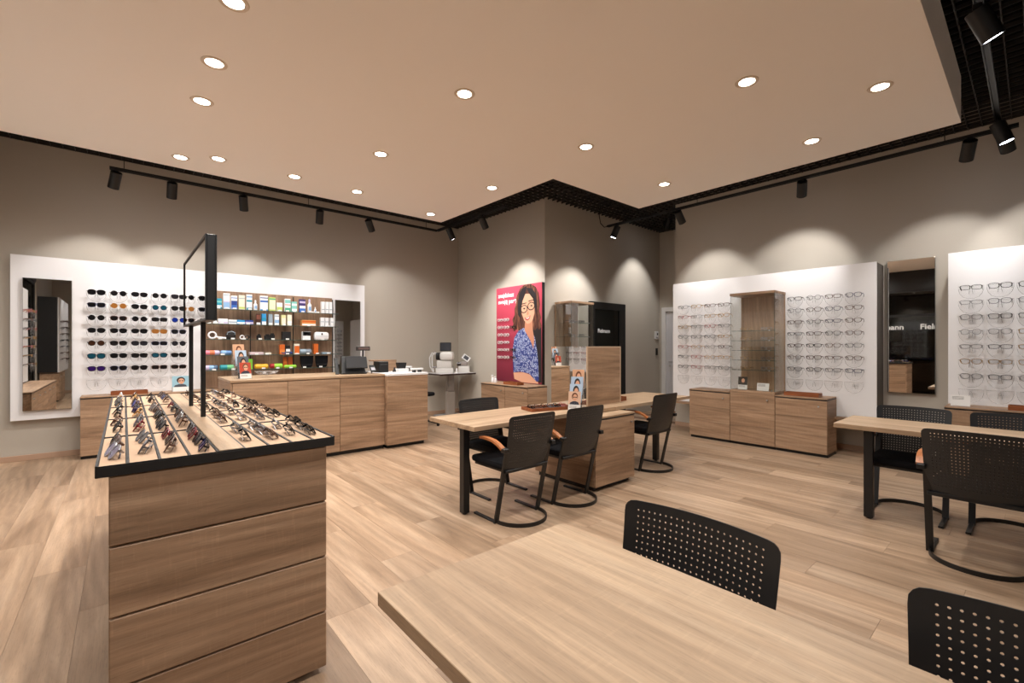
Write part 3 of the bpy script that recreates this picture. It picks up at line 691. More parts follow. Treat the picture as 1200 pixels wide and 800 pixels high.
# clear plastic holders: a face-shaped sheet on an arm
HOL = MB()
face = [(-.074, .012), (.074, .012), (.072, -.02), (.064, -.052), (.044, -.082), (.016, -.096), (-.016, -.096), (-.044, -.082), (-.064, -.052), (-.072, -.02)]
HOL.prism(face, .010, .0125); HOL.box((-.02, .0125, -.03), (.02, .128, -.027)); HOL.prism([(-.02, -.06), (.02, -.06), (.02, .0), (-.02, .0)], .1255, .128)
HOL.cur = 1; HOL.tube([(x, .011, z) for x, z in face], .0014, 5, closed=True); HOL.tube([(-.012, .009, -.055), (-.006, .004, -.012), (0, .002, .0), (.006, .004, -.012), (.012, .009, -.055)], .0014, 5)
HOL = HOL.mesh('holder'); HOL.materials.append(ACRYL); HOL.materials.append(ACRIM)
def holder(loc, rz, grp, lab): tag(new('eyewear_holder', HOL, None, loc, rz), lab, 'holder', grp).scale = (1.32, 1, 1.25)
rnd = random.Random(5)
def wall_grid(cols, rz, fixed, axis, sun, where, colname, empty=True, nrow=7, z0=2.09, dz=.1633):
    for ci, cc in enumerate(cols):
        for ri in range(nrow + (1 if empty else 0)):
            z = z0 - ri * dz; x, y = (cc, fixed) if axis == 'x' else (fixed, cc)
            if sun and ci == 4 and ri == 7: continue
            holder((x, y, z), rz, 'clear holders ' + where, 'clear eyewear holder %s, %s row, %s column from %s' % (where, ORD[ri], ORD[ci], colname))
            if ri == nrow: continue
            st = rnd.choice([0, 1, 1, 2, 3, 5]) if sun else rnd.choice([0, 0, 1, 2, 4, 5])
            if sun:
                fc = rnd.choice(['black'] * 6 + ['tortoise', 'brown', 'navy']); ln = rnd.choice(['dark'] * 8 + ['brown', 'grey'])
                sp = {(1, 1): ('gold', 'amber'), (3, 1): ('navy', 'teal'), (4, 2): ('navy', 'blue'), (3, 3): ('gold', 'amber'), (0, 5): ('black', 'teal'), (3, 5): ('black', 'teal'), (0, 6): ('black', 'violet'), (0, 4): ('black', 'brown')}.get((ci, ri))
                if sp: fc, ln = sp
                lab = '%s sunglasses with %s lenses, %s row, %s column from tall mirror' % (fc, ln, ORD[ri], ORD[ci]); lens = LEN[ln]
            else:
                pool = {'rose': ['rose', 'gold', 'grey', 'brown', 'rose', 'silver'], 'dark': ['black', 'black', 'grey', 'tortoise', 'navy', 'brown'], 'steel': ['silver', 'grey', 'silver', 'black', 'gold']}[where_pool]
                fc = 'gold' if (where_pool == 'steel' and ri == 5) else rnd.choice(pool)
                lab = 'thin %s eyeglasses %s, %s row, %s column from %s' % (fc, where, ORD[ri], ORD[ci], colname); lens = LENSC
            pair('sunglasses' if sun else 'eyeglasses', lab, 'sunglasses' if sun else 'glasses', (x, y, z), rz, st, fc, lens, ('sunglasses ' if sun else 'eyeglasses ') + where).scale = (1.27, .98, 1.32 if sun else 1.22)
wall_grid([-.268, -.054, .158, .370, .583], 0, 7.853, 'x', True, 'on the long white panel', 'tall mirror')
where_pool = 'rose'; wall_grid([3.085, 3.296, 3.516, 3.74][::-1], W90, 6.893, 'y', False, 'on the white panel', 'alcove corner', z0=2.03, dz=.160)
where_pool = 'dark'; wall_grid([2.131, 1.906, 1.694, 1.479], W90, 6.893, 'y', False, 'beside the glass case', 'the case', z0=2.04, dz=.158)
where_pool = 'steel'; wall_grid([.453, .240, .027], W90, 6.893, 'y', False, 'beyond the narrow mirror', 'the mirror', z0=2.03, dz=.159)
where_pool = 'rose'; wall_grid([3.8, 4.05, 4.3, 7.0, 7.25, 7.5, 7.75], R(90), -1.233, 'y', False, 'on the storefront wall panel', 'the window', empty=False, z0=2.03, dz=.16)
where_pool = 'dark'; wall_grid([-.35, -.65, -.95], R(90), -1.112, 'y', False, 'on the black-sided panel', 'its black side', empty=False, z0=2.03, dz=.16)
where_pool = 'dark'; wall_grid([6.8, 6.55, 6.3], PI, -2.973, 'x', False, 'on the rear wall panel', 'eyeglasses wall', empty=False, z0=2.03, dz=.16)
# trays on the island
for side in (0, 1):
    for ci in range(4):
        c = ci if side == 0 else 5 + ci; k = 0
        lane = ORD[3 - ci] if side == 0 else ORD[ci]
        for r in range(4):
            n = (3, 2, 3, 4)[(ci + r) % 4] if side == 0 else (2, 3, 2, 3)[(ci + r) % 4]
            L0, L1 = TY[r] + .03, TY[r + 1] - .03
            if n < 4: L0 += .05; L1 -= .05
            for q in range(n):
                y = L0 + (L1 - L0) * (q + .5 + rnd.uniform(-.06, .06)) / n; x = (TX[c] + TX[c + 1]) / 2 + rnd.uniform(-.006, .006)
                st = rnd.choice([0, 1, 2, 3, 5]); fc = rnd.choice(['black'] * 5 + ['tortoise', 'tortoise', 'brown', 'grey', 'silver', 'gold', 'red' if side == 0 else 'grey'])
                ln = rnd.choice(['dark'] * 5 + ['brown', 'brown', 'grey', 'blue', 'violet' if side == 0 else 'grey'])
                if side == 1 and r == 0 and q == 1 and ci in (1, 2): fc, ln = 'silver', 'blue'
                if side == 0 and ci == 0 and r == 3 and q == n - 1: fc = 'white'
                tl = R(-rnd.uniform(24, 38))
                rz = (W90 if side == 0 else R(90)) + rnd.uniform(-.18, .18)
                low = max(-z for _, z in STY[st]) + .004; pz = IZ - .0025 + low * math.cos(tl)
                k += 1
                lab = '%s sunglasses, %s lenses, %s side of island, %s lane from board, %s from drawers' % (fc, ln, 'window' if side == 0 else 'table', lane, ORD[k - 1])
                pair('sunglasses', lab, 'sunglasses', (x, y, pz + .001), rz, st, fc, LEN[ln], 'sunglasses lying in the island trays', 1, tl)
# small trays of frames
def wtray(label, loc, rz, w_=.40, d=.16, n=0, hgt=.046):
    t = thing('wooden_tray', label, 'tray', loc, rz)
    obj('tray_body', MB().box((0, 0, 0), (w_, d, .006)).box((0, 0, .006), (w_, .01, hgt)).box((0, d - .01, .006), (w_, d, hgt)).box((0, .01, .006), (.01, d - .01, hgt)).box((w_ - .01, .01, .006), (w_, d - .01, hgt)), LEATH, t)
    obj('felt_liner', B1((.011, .011, .0062), (w_ - .011, d - .011, .009)), c_((70, 46, 38), .9), t)
    return t
wtray('brown wooden tray standing on cabinet below the sunglasses', (-.13, 7.66, .773), 0, .37, .16)
wtray('brown wooden tray on the cabinet right next to glass case', (6.70, 2.20, .743), W90, .40, .15)
wtray('brown wooden tray on the cabinet near the white info card', (6.72, .18, .758), W90, .40, .15)
wtray('brown wooden tray on the cabinet below the red poster', (4.95, 5.98, .743), W90, .36, .15)
wtray('brown wooden tray full of frames beside the leaflet rack', (3.00, 3.19, TZ + .001), R(-14), .50, .22, 0, .030)
for i in range(6):
    a = R(-14); lx, ly = .06 + .075 * i, .11
    pair('eyeglasses', ['black', 'brown', 'tortoise', 'grey', 'black', 'rose'][i] + ' eyeglasses in the brown tray by leaflets, %s from its free end' % ORD[i], 'glasses',
         (3.00 + lx * math.cos(a) - ly * math.sin(a), 3.19 + lx * math.sin(a) + ly * math.cos(a), TZ + .034), a + R(90), i % 5, ['black', 'brown', 'tortoise', 'grey', 'black', 'rose'][i], LENSC, 'frames in the brown tray', 1, R(-25))
wtray('small brown wooden box on the table behind mirror block', (4.32, 3.14, TZ + .001), R(0), .16, .12, 0, .05)
# eyeglasses on the glass-case shelves
for k in range(5):
    zz = VZ + 1.385 * (.18 + .10 * k + .03) + .0065 + .024
    for q, yy in enumerate((2.72, 2.44)):
        pair('eyeglasses', 'fine %s eyeglasses in tall case, %s shelf up, %s position from alcove side' % (['gold', 'silver'][q], ORD[k], ORD[q]), 'glasses', (6.76, yy, zz), W90, (k + q) % 5, ['gold', 'silver'][q], LENSC, 'eyeglasses in the tall glass case')
for k in range(3):
    zz = .761 + 1.395 * (.40 + .17 * k) + .0065 + .024
    for q, xx in enumerate((5.80, 6.06)):
        fcn = ['tortoise', 'grey', 'navy'][k]
        pair('eyeglasses', '%s eyeglasses in small showcase, %s shelf up, %s from poster side' % (fcn, ORD[k], ORD[q]), 'glasses', (xx, 5.17, zz), 0, (k + q) % 5, fcn, LENSC, 'eyeglasses in the small showcase')

# ---------------------------------------------------------------- printed cards and leaflets
SKIN = c_((214, 160, 128), .6); HAIRD = c_((44, 30, 24), .7); HAIRB = c_((104, 60, 34), .7)
def portrait(parent, M, w_, h, bg, hair, shirt, glasses=True, dark=False):
    flat(parent, 'print_background', [(0, 0), (w_, 0), (w_, h), (0, h)], M, bg, .0004)
    cx = w_ * .52; s = w_
    flat(parent, 'printed_shoulders', [(cx - .42 * s, 0), (cx + .36 * s, 0), (cx + .30 * s, .18 * h), (cx + .1 * s, .26 * h), (cx - .12 * s, .26 * h), (cx - .36 * s, .16 * h)], M, shirt, .0006)
    flat(parent, 'printed_hair', ell(cx, .62 * h, .25 * s, .29 * h), M, hair, .0008)
    flat(parent, 'printed_face', ell(cx + .02 * s, .53 * h, .18 * s, .26 * h), M, SKIN, .0010)
    if glasses:
        for k in (-1, 1): flat(parent, 'printed_glasses', ell(cx + .02 * s + k * .085 * s, .56 * h, .07 * s, .045 * h, 10), M, c_((30, 26, 26), .5), .0012)
    flat(parent, 'printed_mouth', ell(cx + .02 * s, .385 * h, .06 * s, .014 * h, 10), M, c_((170, 70, 66), .5), .0012)
def lines(parent, M, w_, y0, n, dy, lw):
    for k in range(n): flat(parent, 'printed_line', [(w_ * .08, y0 - k * dy), (w_ * (.08 + lw), y0 - k * dy), (w_ * (.08 + lw), y0 - k * dy + dy * .35), (w_ * .08, y0 - k * dy + dy * .35)], M, c_((120, 118, 118), .6), .0005)
def up(yaw, lean, loc):
    """card frame: x right, y up, z out; yaw turns about the vertical, lean tips the top back"""
    return Matrix.Translation(loc) @ Matrix.Rotation(yaw, 4, 'Z') @ Matrix.Rotation(R(90) - lean, 4, 'X')
def card(name, label, cat, loc, rz, w_, h, lean, paint):
    t = thing(name, label, cat, loc, rz); M = up(0, lean, (0, 0, .001))
    obj('card_sheet', MB().box((0, 0, -.0015), (w_, h, 0)).xf(M), PAPER, t)
    paint(t, M); return t
def holder_rack(label, loc, rz, tiers, print_rows):
    t = thing('leaflet_rack', label, 'leaflet holder', loc, rz)
    m = MB().box((0, -.01, 0), (.137, .22, .004))
    for i in range(tiers):
        y = .005 + i * .055; z = .004 + i * .070
        m.box((.0, y, .004), (.003, y + .050, z + .10)); m.box((.134, y, .004), (.137, y + .050, z + .10)); m.box((.003, y, z), (.134, y + .0025, z + .075)); m.box((.003, y + .045, .004), (.134, y + .0475, z + .13))
    obj('clear_tiers', m, ACRYL, t); return t
def rack(label0, loc, rz, specs):
    t = holder_rack(label0, loc, rz, len(specs), None)
    Mw = Matrix.Translation(loc) @ Matrix.Rotation(rz, 4, 'Z')
    for i, (lab, bg, hair, shirt, ws) in enumerate(specs):
        y = .012 + i * .055; z = .006 + i * .070; p = Mw @ Vector((.006, y, z))
        hh = .185
        def paint(tt, M, bg=bg, hair=hair, shirt=shirt, ws=ws):
            portrait(tt, M @ Matrix.Translation((0, hh * ws, 0)), .124, hh * (1 - ws), bg, hair, shirt)
            if ws: lines(tt, M, .124, hh * ws * .65, 2, .012, .6)
        card('leaflet', lab, 'leaflet', p, rz, .124, hh, R(8), paint)
BLU = c_((176, 196, 216), .6); ORA = c_((206, 158, 124), .6); REDB = c_((178, 64, 40), .6); NAV = c_((30, 34, 52), .7); TEE = c_((70, 76, 84), .7)
rack('clear stepped leaflet rack on the table before the mirror block', (3.33, 3.03, TZ + .001), R(-62), [
    ('leaflet with a woman in glasses on beige, front of table rack', c_((214, 176, 150), .6), HAIRB, NAV, .3),
    ('leaflet with dark hair on pale blue, second tier of table rack', BLU, HAIRD, TEE, 0),
    ('leaflet with a man in glasses on pale blue, third tier of table rack', c_((168, 188, 210), .6), HAIRD, TEE, 0),
    ('leaflet with brown hair on orange, rear tier of table rack', ORA, HAIRB, NAV, 0)])
rack('clear stepped leaflet rack at the free end of the service counter', (1.00, 5.90, CZ + .001), R(14), [
    ('leaflet with a face on red ground, front of counter rack', REDB, HAIRB, NAV, .3),
    ('leaflet with dark hair on grey, second tier of counter rack', c_((86, 92, 100), .6), HAIRD, TEE, 0),
    ('leaflet with a man on pale blue, third tier of counter rack', BLU, HAIRD, TEE, 0),
    ('leaflet with brown hair on tan, rear tier of counter rack', ORA, HAIRB, NAV, 0)])
def paint_a(tt, M):
    portrait(tt, M @ Matrix.Translation((0, .06, 0)), .19, .15, c_((150, 190, 205), .6), HAIRD, TEE); flat(tt, 'dark_edge', [(0, 0), (.006, 0), (.006, .06), (0, .06)], M, c_((30, 30, 30), .5), .0004)
card('photo_card', 'standing card with a man in glasses below the sunglasses', 'card', (.50, 7.73, .773), 0, .19, .21, R(6), paint_a)
def paint_b(tt, M):
    portrait(tt, M @ Matrix.Translation((0, .065, 0)), .125, .115, c_((30, 28, 24), .6), c_((40, 30, 24), .6), c_((24, 22, 20), .6), False); lines(tt, M, .125, .05, 2, .012, .7)
card('photo_card', 'dark portrait card with white text strip inside tall glass case', 'card', (6.71, 2.80, VZ + .013), W90, .125, .18, R(6), paint_b)
card('info_card', 'blank white text card inside the tall glass case', 'card', (6.71, 2.545, VZ + .013), W90, .155, .105, R(10), lambda tt, M: lines(tt, M, .155, .085, 3, .012, .6))
card('info_card', 'white text card standing below eyeglasses beyond narrow mirror', 'card', (6.78, .60, .758), W90, .15, .115, R(8), lambda tt, M: lines(tt, M, .15, .095, 3, .012, .6))

# ---------------------------------------------------------------- poster
PO = thing('advertising_poster', 'tall red poster of a smiling woman in glasses and blue blouse', 'poster', (5.35, 5.44, .747))
pwid, phgt = 1.225, 1.735
obj('poster_box', B1((.004, 0, 0), (.068, pwid, phgt)), BLKLAM, PO)
mp, N, L, Bp = newmat('poster_red_print'); tc = N.new('ShaderNodeTexCoord'); sp = N.new('ShaderNodeSeparateXYZ'); rr = N.new('ShaderNodeValToRGB')
L.new(tc.outputs['Generated'], sp.inputs[0]); L.new(sp.outputs[2], rr.inputs[0]); L.new(rr.outputs[0], Bp.inputs['Base Color']); Bp.inputs['Roughness'].default_value = .45
rr.color_ramp.elements[0].color = lin((104, 22, 46)); rr.color_ramp.elements[1].color = lin((206, 74, 96))
obj('print_sheet', B1((0, .001, .001), (.004, pwid - .001, phgt - .001)), mp, PO)
# poster frame: x right (towards -y), y up, z out (towards -x)
MP = Matrix(((0, 0, -1, 0), (-1, 0, 0, pwid), (0, 1, 0, 0), (0, 0, 0, 1)))
W_, H_ = pwid, phgt
def pf(name, pts, mat, off): return flat(PO, name, [(x * W_, y * H_) for x, y in pts], MP, mat, off)
HR = wood('printed_hair', 'z', ((40, 24, 22), (92, 54, 42), (158, 104, 80)), .6, 22, 3.5, 0, 0, 0); HDK = c_((30, 22, 24), .6)
mb_, N, L, Bp = newmat('printed_blouse'); tc = N.new('ShaderNodeTexCoord'); vo = N.new('ShaderNodeTexVoronoi'); vo.inputs['Scale'].default_value = 26
nz = N.new('ShaderNodeTexNoise'); nz.inputs['Scale'].default_value = 14; nz.inputs['Detail'].default_value = 3; ad = N.new('ShaderNodeMath')
rp = N.new('ShaderNodeValToRGB'); rp.color_ramp.interpolation = 'CONSTANT'; e = rp.color_ramp.elements; e[0].color = lin((30, 44, 104)); e[1].position = .50; e[1].color = lin((72, 100, 168)); k_ = e.new(.60); k_.color = lin((178, 186, 212)); k_ = e.new(.72); k_.color = lin((44, 62, 130))
L.new(tc.outputs['Object'], vo.inputs['Vector']); L.new(tc.outputs['Object'], nz.inputs['Vector']); L.new(vo.outputs[0], ad.inputs[0]); L.new(nz.outputs[0], ad.inputs[1]); mu = N.new('ShaderNodeMath'); mu.operation = 'MULTIPLY'; mu.inputs[1].default_value = .72
L.new(ad.outputs[0], mu.inputs[0]); L.new(mu.outputs[0], rp.inputs[0]); L.new(rp.outputs[0], Bp.inputs['Base Color']); Bp.inputs['Roughness'].default_value = .5
SK = c_((218, 164, 134), .5); SKS = c_((196, 134, 104), .5)
pf('printed_hair', [(.50, .92), (.56, .975), (.64, .998), (.78, .998), (.88, .96), (.935, .90), (.95, .84), (.965, .78), (.95, .72), (.985, .66), (.965, .62), (.995, .57), (.95, .535), (.90, .555), (.86, .53), (.80, .56), (.70, .54), (.60, .545), (.52, .53), (.46, .55), (.42, .525), (.37, .57), (.40, .61), (.375, .65), (.43, .70), (.425, .76), (.46, .82), (.455, .87)], HR, .0006)
pf('printed_shade', [(.80, .56), (.99, .56), (.995, .02), (.90, .02)], HDK, .0005)
pf('printed_arm', [(.40, .10), (.62, .11), (.90, .07), (.93, .005), (.60, .005), (.42, .035)], SK, .0008)
pf('printed_blouse', [(.40, .10), (.39, .22), (.385, .35), (.42, .46), (.50, .525), (.62, .56), (.80, .52), (.86, .46), (.90, .34), (.93, .20), (.94, .04), (.90, .02), (.74, .10), (.55, .115)], mb_, .0010)
pf('printed_neck', [(.66, .64), (.81, .64), (.82, .53), (.85, .44), (.83, .35), (.77, .43), (.66, .525), (.645, .55)], SKS, .0012)
pf('printed_face', [(.57, .80), (.60, .87), (.67, .905), (.76, .90), (.83, .86), (.855, .79), (.85, .70), (.82, .64), (.76, .605), (.70, .60), (.64, .635), (.59, .70)], SK, .0014)
pf('printed_fringe', [(.53, .90), (.58, .96), (.70, .985), (.66, .90), (.60, .83), (.575, .76), (.55, .66), (.50, .70), (.50, .82)], HDK, .0016)
pf('printed_fringe', [(.68, .965), (.80, .955), (.89, .88), (.91, .76), (.88, .68), (.86, .77), (.82, .85), (.74, .905)], HDK, .0016)
GB = c_((26, 20, 22), .5)
for cx, cy in ((.635, .752), (.785, .775)):
    o_ = ell(cx, cy, .078, .042, 22, rot=.05); i_ = ell(cx, cy + .001, .062, .033, 22, rot=.05); n = 22
    me = bpy.data.meshes.new('printed_glasses'); me.from_pydata([tuple(MP @ Vector((x * W_, y * H_, .0019))) for x, y in o_ + i_], [], [(q, (q + 1) % n, n + (q + 1) % n, n + q) for q in range(n)]); me.materials.append(GB); new('printed_glasses', me, PO)
    pf('printed_eye', ell(cx + .005, cy + .004, .022, .008, 10), GB, .0018); pf('printed_brow', [(cx - .06, cy + .046), (cx + .05, cy + .056), (cx + .05, cy + .064), (cx - .05, cy + .058)], HDK, .0018)
pf('printed_bridge', [(.70, .758), (.72, .764), (.72, .774), (.70, .768)], GB, .0019)
pf('printed_nose', [(.715, .745), (.735, .70), (.715, .688), (.69, .69)], SKS, .0017)
pf('printed_lips', [(.645, .668), (.70, .660), (.775, .685), (.75, .648), (.705, .632), (.665, .642)], c_((176, 62, 66), .5), .0017)
pf('printed_teeth', [(.662, .662), (.705, .657), (.757, .674), (.735, .656), (.70, .648)], c_((240, 232, 226), .5), .0019)
TW = c_((250, 246, 246), .5)
for body, y in (('znajdziesz', .895), ('swoją parę', .828)):
    text_mesh(body, .112, TW, PO, MP @ Matrix.Translation((.045 * W_, y * H_, .001)), 'poster_lettering', .002)
for ri in range(6):
    for ci in range(3):
        if ci == 2 and ri in (0, 2, 3): continue
        y = 5.44 + pwid - (.105 + .145 * ci) * W_ - .01; z = .747 + (.655 - .0795 * ri) * H_
        fcn = 'black' if ci == 2 else 'white'
        pair('eyeglasses', 'thin %s eyeglasses mounted on the red poster, %s row, %s column' % (fcn, ORD[ri], ORD[ci]), 'glasses', (5.325, y, z), W90, (ri + ci) % 5, fcn, LENSC, 'eyeglasses mounted on the poster', 1).scale = (1.1, 1, 1.1)

# ---------------------------------------------------------------- product shelves
SH = thing('product_shelving', 'oak-backed glass shelving full of care products on the white panel', 'shelf unit', (0, 0, 0))
xs = [.885, 1.485, 2.105, 2.735]
for a, b in zip(xs[:-1], xs[1:]):
    obj('back_board', B1((a + .0015, 7.955, .78), (b - .0015, 7.98, 2.225)), wood('shelf_back_oak', 'z', ((124, 97, 78), (152, 122, 99), (170, 140, 116)), .5) if 'shelf_back_oak' not in MATS else MATS['shelf_back_oak'], SH)
SZ = [1.945, 1.725, 1.498, 1.268, 1.048]
SF = 7.72
for z in SZ:
    for a, b in zip(xs[:-1], xs[1:]):
        s = obj('glass_shelf', B1((a + .003, SF, z - .008), (b - .003 + (.03 if b == xs[-1] else 0), 7.953, z)), SHGL, SH)
        obj('polished_edge', B1((a + .003, SF - .002, z - .008), (b - .003 + (.03 if b == xs[-1] else 0), SF - .0003, z)), EDGEG, s)
for x in (.885, 1.485, 2.105, 2.74):
    obj('shelf_rail', B1((x - .006, 7.944, .80), (x + .006, 7.9545, 2.2)), BLACK, SH)
fpx = 528.1
def atx(px, Y):
    r = (px - 600) / fpx; return Y * (ca + r * sa) / (sa - r * ca)
def dep(x, Y): return ca * x + sa * Y
FY = 7.735
NAMES = ['top', 'second', 'middle', 'fourth', 'lowest']
def carton(row, x0p, x1p, hp, base, bands, desc, d=.06, name='product_box', cat='box'):
    x0, x1 = atx(x0p, FY), atx(x1p, FY); h = hp * dep(x0, FY) / fpx; w_ = x1 - x0
    t = thing(name, desc, cat, (x0, FY, SZ[row] + .0005), 0)
    obj('carton', BB((0, 0, 0), (w_, d, h), .0012), base, t)
    for (za, zb, m) in bands: flat(t, 'printed_band', [(.001, za * h), (w_ - .001, za * h), (w_ - .001, zb * h), (.001, zb * h)], up(0, 0, (0, 0, 0)), m, .0008)
    return t
W1 = c_((238, 240, 242)); TEAL = c_((40, 150, 176)); BL = c_((60, 110, 190)); DB = c_((30, 60, 140)); CRM = c_((232, 226, 208)); LIM = c_((190, 210, 110)); GRN = c_((70, 170, 130)); PUR = c_((60, 40, 110)); ORG = c_((206, 100, 34)); BRN = c_((70, 40, 32)); CYA = c_((50, 150, 210)); GBL = c_((150, 168, 182)); YEL = c_((236, 180, 50)); BK = c_((20, 20, 22)); LG = c_((150, 210, 60)); PNK = c_((232, 130, 150)); LB = c_((140, 180, 220)); RDD = c_((170, 40, 44)); LAV = c_((200, 190, 220)); MNT = c_((130, 200, 190))
PROD = []
def C(row, a, b, h, base, bands, what, **k):
    PROD.append((row, (a + b) / 2, what.rstrip(',')))
    return carton(row, a, b, h, base, bands, '%s on the %s product shelf' % (what, NAMES[row]), **k)
C(0, 251.4, 260, 11.8, TEAL, [(.18, .32, W1), (.6, .75, MNT)], 'teal carton with pale band')
C(0, 262, 269.5, 18.3, W1, [(.05, .42, LB), (.42, .5, LAV), (.85, .9, GBL)], 'tallest white carton with pale blue foot')
C(0, 271, 278, 15.8, W1, [(.03, .3, BL), (.3, .62, DB), (.8, .86, BL)], 'white carton with dark blue middle')
C(0, 280, 287, 16.8, CRM, [(.05, .18, LIM), (.75, .8, GBL)], 'cream carton')
C(0, 289, 295.5, 18, W1, [(.0, .14, TEAL), (.52, .64, TEAL), (.8, .9, LB)], 'white carton with two teal bands')
C(0, 305, 314, 17.4, W1, [(.0, .08, CYA), (.55, .68, BL), (.82, .88, DB)], 'wide white carton with blue bar')
C(0, 315.5, 323, 15.8, LIM, [(.1, .8, c_((222, 226, 200))), (.84, .92, GRN)], 'lime green carton')
C(0, 324.5, 331, 10, W1, [(.05, .5, LIM)], 'small white and lime carton')
C(0, 334, 340.5, 15, W1, [(.0, .3, GRN), (.5, .56, ORG), (.66, .92, MNT)], 'white carton with green foot and orange line')
C(0, 342, 348, 12, MNT, [(.1, .3, W1), (.6, .8, W1)], 'small mint and white carton')
C(0, 351, 358, 15.2, PUR, [(.0, .3, BL), (.3, .5, W1), (.7, .85, LAV)], 'dark purple carton')
for k, (a, b) in enumerate(((377, 380.5), (381.6, 385.1), (386, 389.4))): C(0, a, b, 13.6, W1, [(.3, .36, GBL)], 'slim white carton, %s from the narrow mirror,' % ORD[2 - k])
def bottle(row, xp, hp, r, desc, mat, cap):
    x = atx(xp, FY); h = hp * dep(x, FY) / fpx
    t = thing('spray_bottle', '%s on the %s product shelf' % (desc, NAMES[row]), 'bottle', (x, FY + .04, SZ[row] + .0005))
    obj('bottle_body', MB().lathe([(r * .95, 0), (r, .004), (r, h * .58), (r * .45, h * .70), (r * .40, h * .74)], n=16), mat, t, smooth=True)
    obj('cap', MB().lathe([(r * .5, h * .74), (r * .5, h * .94), (r * .3, h)], n=12), cap, t, smooth=True)
    flat(t, 'printed_label', [(-r * .6, h * .15), (r * .6, h * .15), (r * .6, h * .45), (-r * .6, h * .45)], up(0, 0, (0, -r - .0005, 0)), LB, 0)
bottle(0, 300, 12, .026, 'small white bottle', W1, WPLAST); bottle(0, 363.5, 16, .030, 'tall white pump bottle', W1, LAV); bottle(0, 370.3, 7, .016, 'tiny white dropper bottle', W1, WPLAST)
C(1, 241, 247.5, 4.6, LB, [(.2, .8, W1)], 'flat pale blue box partly behind mirror stand post'); C(1, 250, 254, 8.5, W1, [(.4, .8, TEAL)], 'small upright white and teal carton')
C(1, 256, 267, 6, W1, [(.1, .4, LAV)], 'flat white box with lavender edge', d=.1); C(1, 268, 277.5, 5, W1, [(.3, .6, GBL)], 'flat white box with grey line', d=.1)
C(1, 278, 287, 5, CYA, [(.1, .5, W1)], 'flat bright blue box', d=.1); C(1, 287.4, 297, 5, DB, [(.1, .6, LAV)], 'flat dark blue and lavender box', d=.1)
C(1, 300.5, 305, 12.8, BRN, [(.0, .2, W1), (.5, .9, c_((120, 70, 56)))], 'narrow dark brown carton'); C(1, 307, 312, 13, CYA, [(.0, .3, W1), (.45, .6, TEAL)], 'narrow cyan carton')
C(1, 315, 319.5, 12.8, GBL, [(.0, .2, W1)], 'narrow blue-grey carton'); C(1, 322, 327, 12.6, W1, [(.2, .5, LB), (.8, .9, GBL)], 'narrow white carton with blue middle')
C(1, 330, 335, 12.3, c_((220, 218, 160)), [(.1, .7, CRM)], 'narrow pale lime carton'); C(1, 337, 342, 12.6, CRM, [(.2, .4, W1)], 'narrow cream carton')
C(1, 354, 370, 7, c_((222, 156, 92)), [(.1, .35, W1), (.6, .9, ORG)], 'wide orange patterned box', d=.12)
for k, (a, b) in enumerate(((376, 380), (381.3, 385.3), (387.5, 391))): C(1, a, b, 10.4, W1, [(.5, .56, GBL)], 'slim white carton, %s from the narrow mirror,' % ORD[2 - k])
C(2, 331, 341, 9.5, BK, [], 'plain black box', d=.08); C(2, 355, 364, 10, W1, [(.5, .98, BK), (.65, .85, GBL)], 'white box with black upper half', d=.08)
C(3, 328, 333.8, 11.5, ORG, [(.2, .5, c_((220, 130, 60)))], 'upright orange box next to black one'); C(3, 335, 340, 10.5, BK, [(.3, .6, W1)], 'upright black box')
C(3, 345, 351, 12.2, CRM, [(.1, .8, ORG)], 'cream box with orange stripe'); C(3, 368, 373, 12, ORG, [], 'plain upright orange box nearest narrow mirror')
C(3, 311, 318, 2.2, CRM, [], 'thin cream flat box', d=.1); C(3, 378, 388, 2, GBL, [], 'thin grey flat box', d=.1); C(3, 293, 309, 3, c_((216, 196, 200)), [], 'thin pale pink box', d=.12); C(4, 290, 296, 12, c_((120, 190, 60)), [], 'bright green box above counter leaflets')
C(4, 334, 338.5, 13, ORG, [(.4, .6, c_((226, 120, 50)))], 'orange box behind lime case, poster-far side,', d=.03); C(4, 339.6, 345, 13, c_((184, 84, 30)), [], 'darker orange box behind lime case', d=.03)
for o in [o for o in bpy.data.objects if o.get('label', '').startswith(('orange box behind', 'darker orange box'))]: o.location.y += .10; 
def case(row, a, b, hp, mats, desc, yoff=0, zoff=0):
    PROD.append((row, (a + b) / 2, desc))
    x0, x1 = atx(a, FY), atx(b, FY); r = hp * dep(x0, FY) / fpx / 2; w_ = x1 - x0
    t = thing('glasses_case', '%s on the %s product shelf' % (desc, NAMES[row]), 'case', (x0, FY + r + .01 + yoff, SZ[row] + .0005 + zoff)); n = len(mats)
    for k, m in enumerate(mats):
        a_, b_ = w_ * k / n, w_ * (k + 1) / n; P = []; rr_ = []
        if k == 0: P += [(a_, 0, r)]; rr_ += [r * .6]
        P += [(a_ + (.012 if k == 0 else 0), 0, r), (b_ - (.012 if k == n - 1 else 0), 0, r)]; rr_ += [r, r]
        if k == n - 1: P += [(b_, 0, r)]; rr_ += [r * .6]
        obj('case_shell', MB().tube(P, rr_, 14), m, t, smooth=True)
    return t
case(3, 240, 258, 5.6, [PNK, c_((220, 120, 80)), LAV], 'pink and orange patterned cylinder case'); case(3, 259, 272, 5.4, [LB, c_((100, 140, 190))], 'pale blue rounded case')
case(4, 240, 256, 6, [LAV, LB, c_((70, 100, 130))], 'lavender and blue cylinder case'); case(4, 258, 275, 6, [c_((40, 150, 160)), c_((110, 190, 130))], 'teal and green cylinder case')
case(4, 299, 315, 5.8, [YEL, YEL], 'yellow cylinder case'); case(4, 317, 332, 5.8, [RDD, LG, LG], 'lime cylinder case with red end'); case(4, 333.5, 348, 3.8, [LG], 'slim lime case')
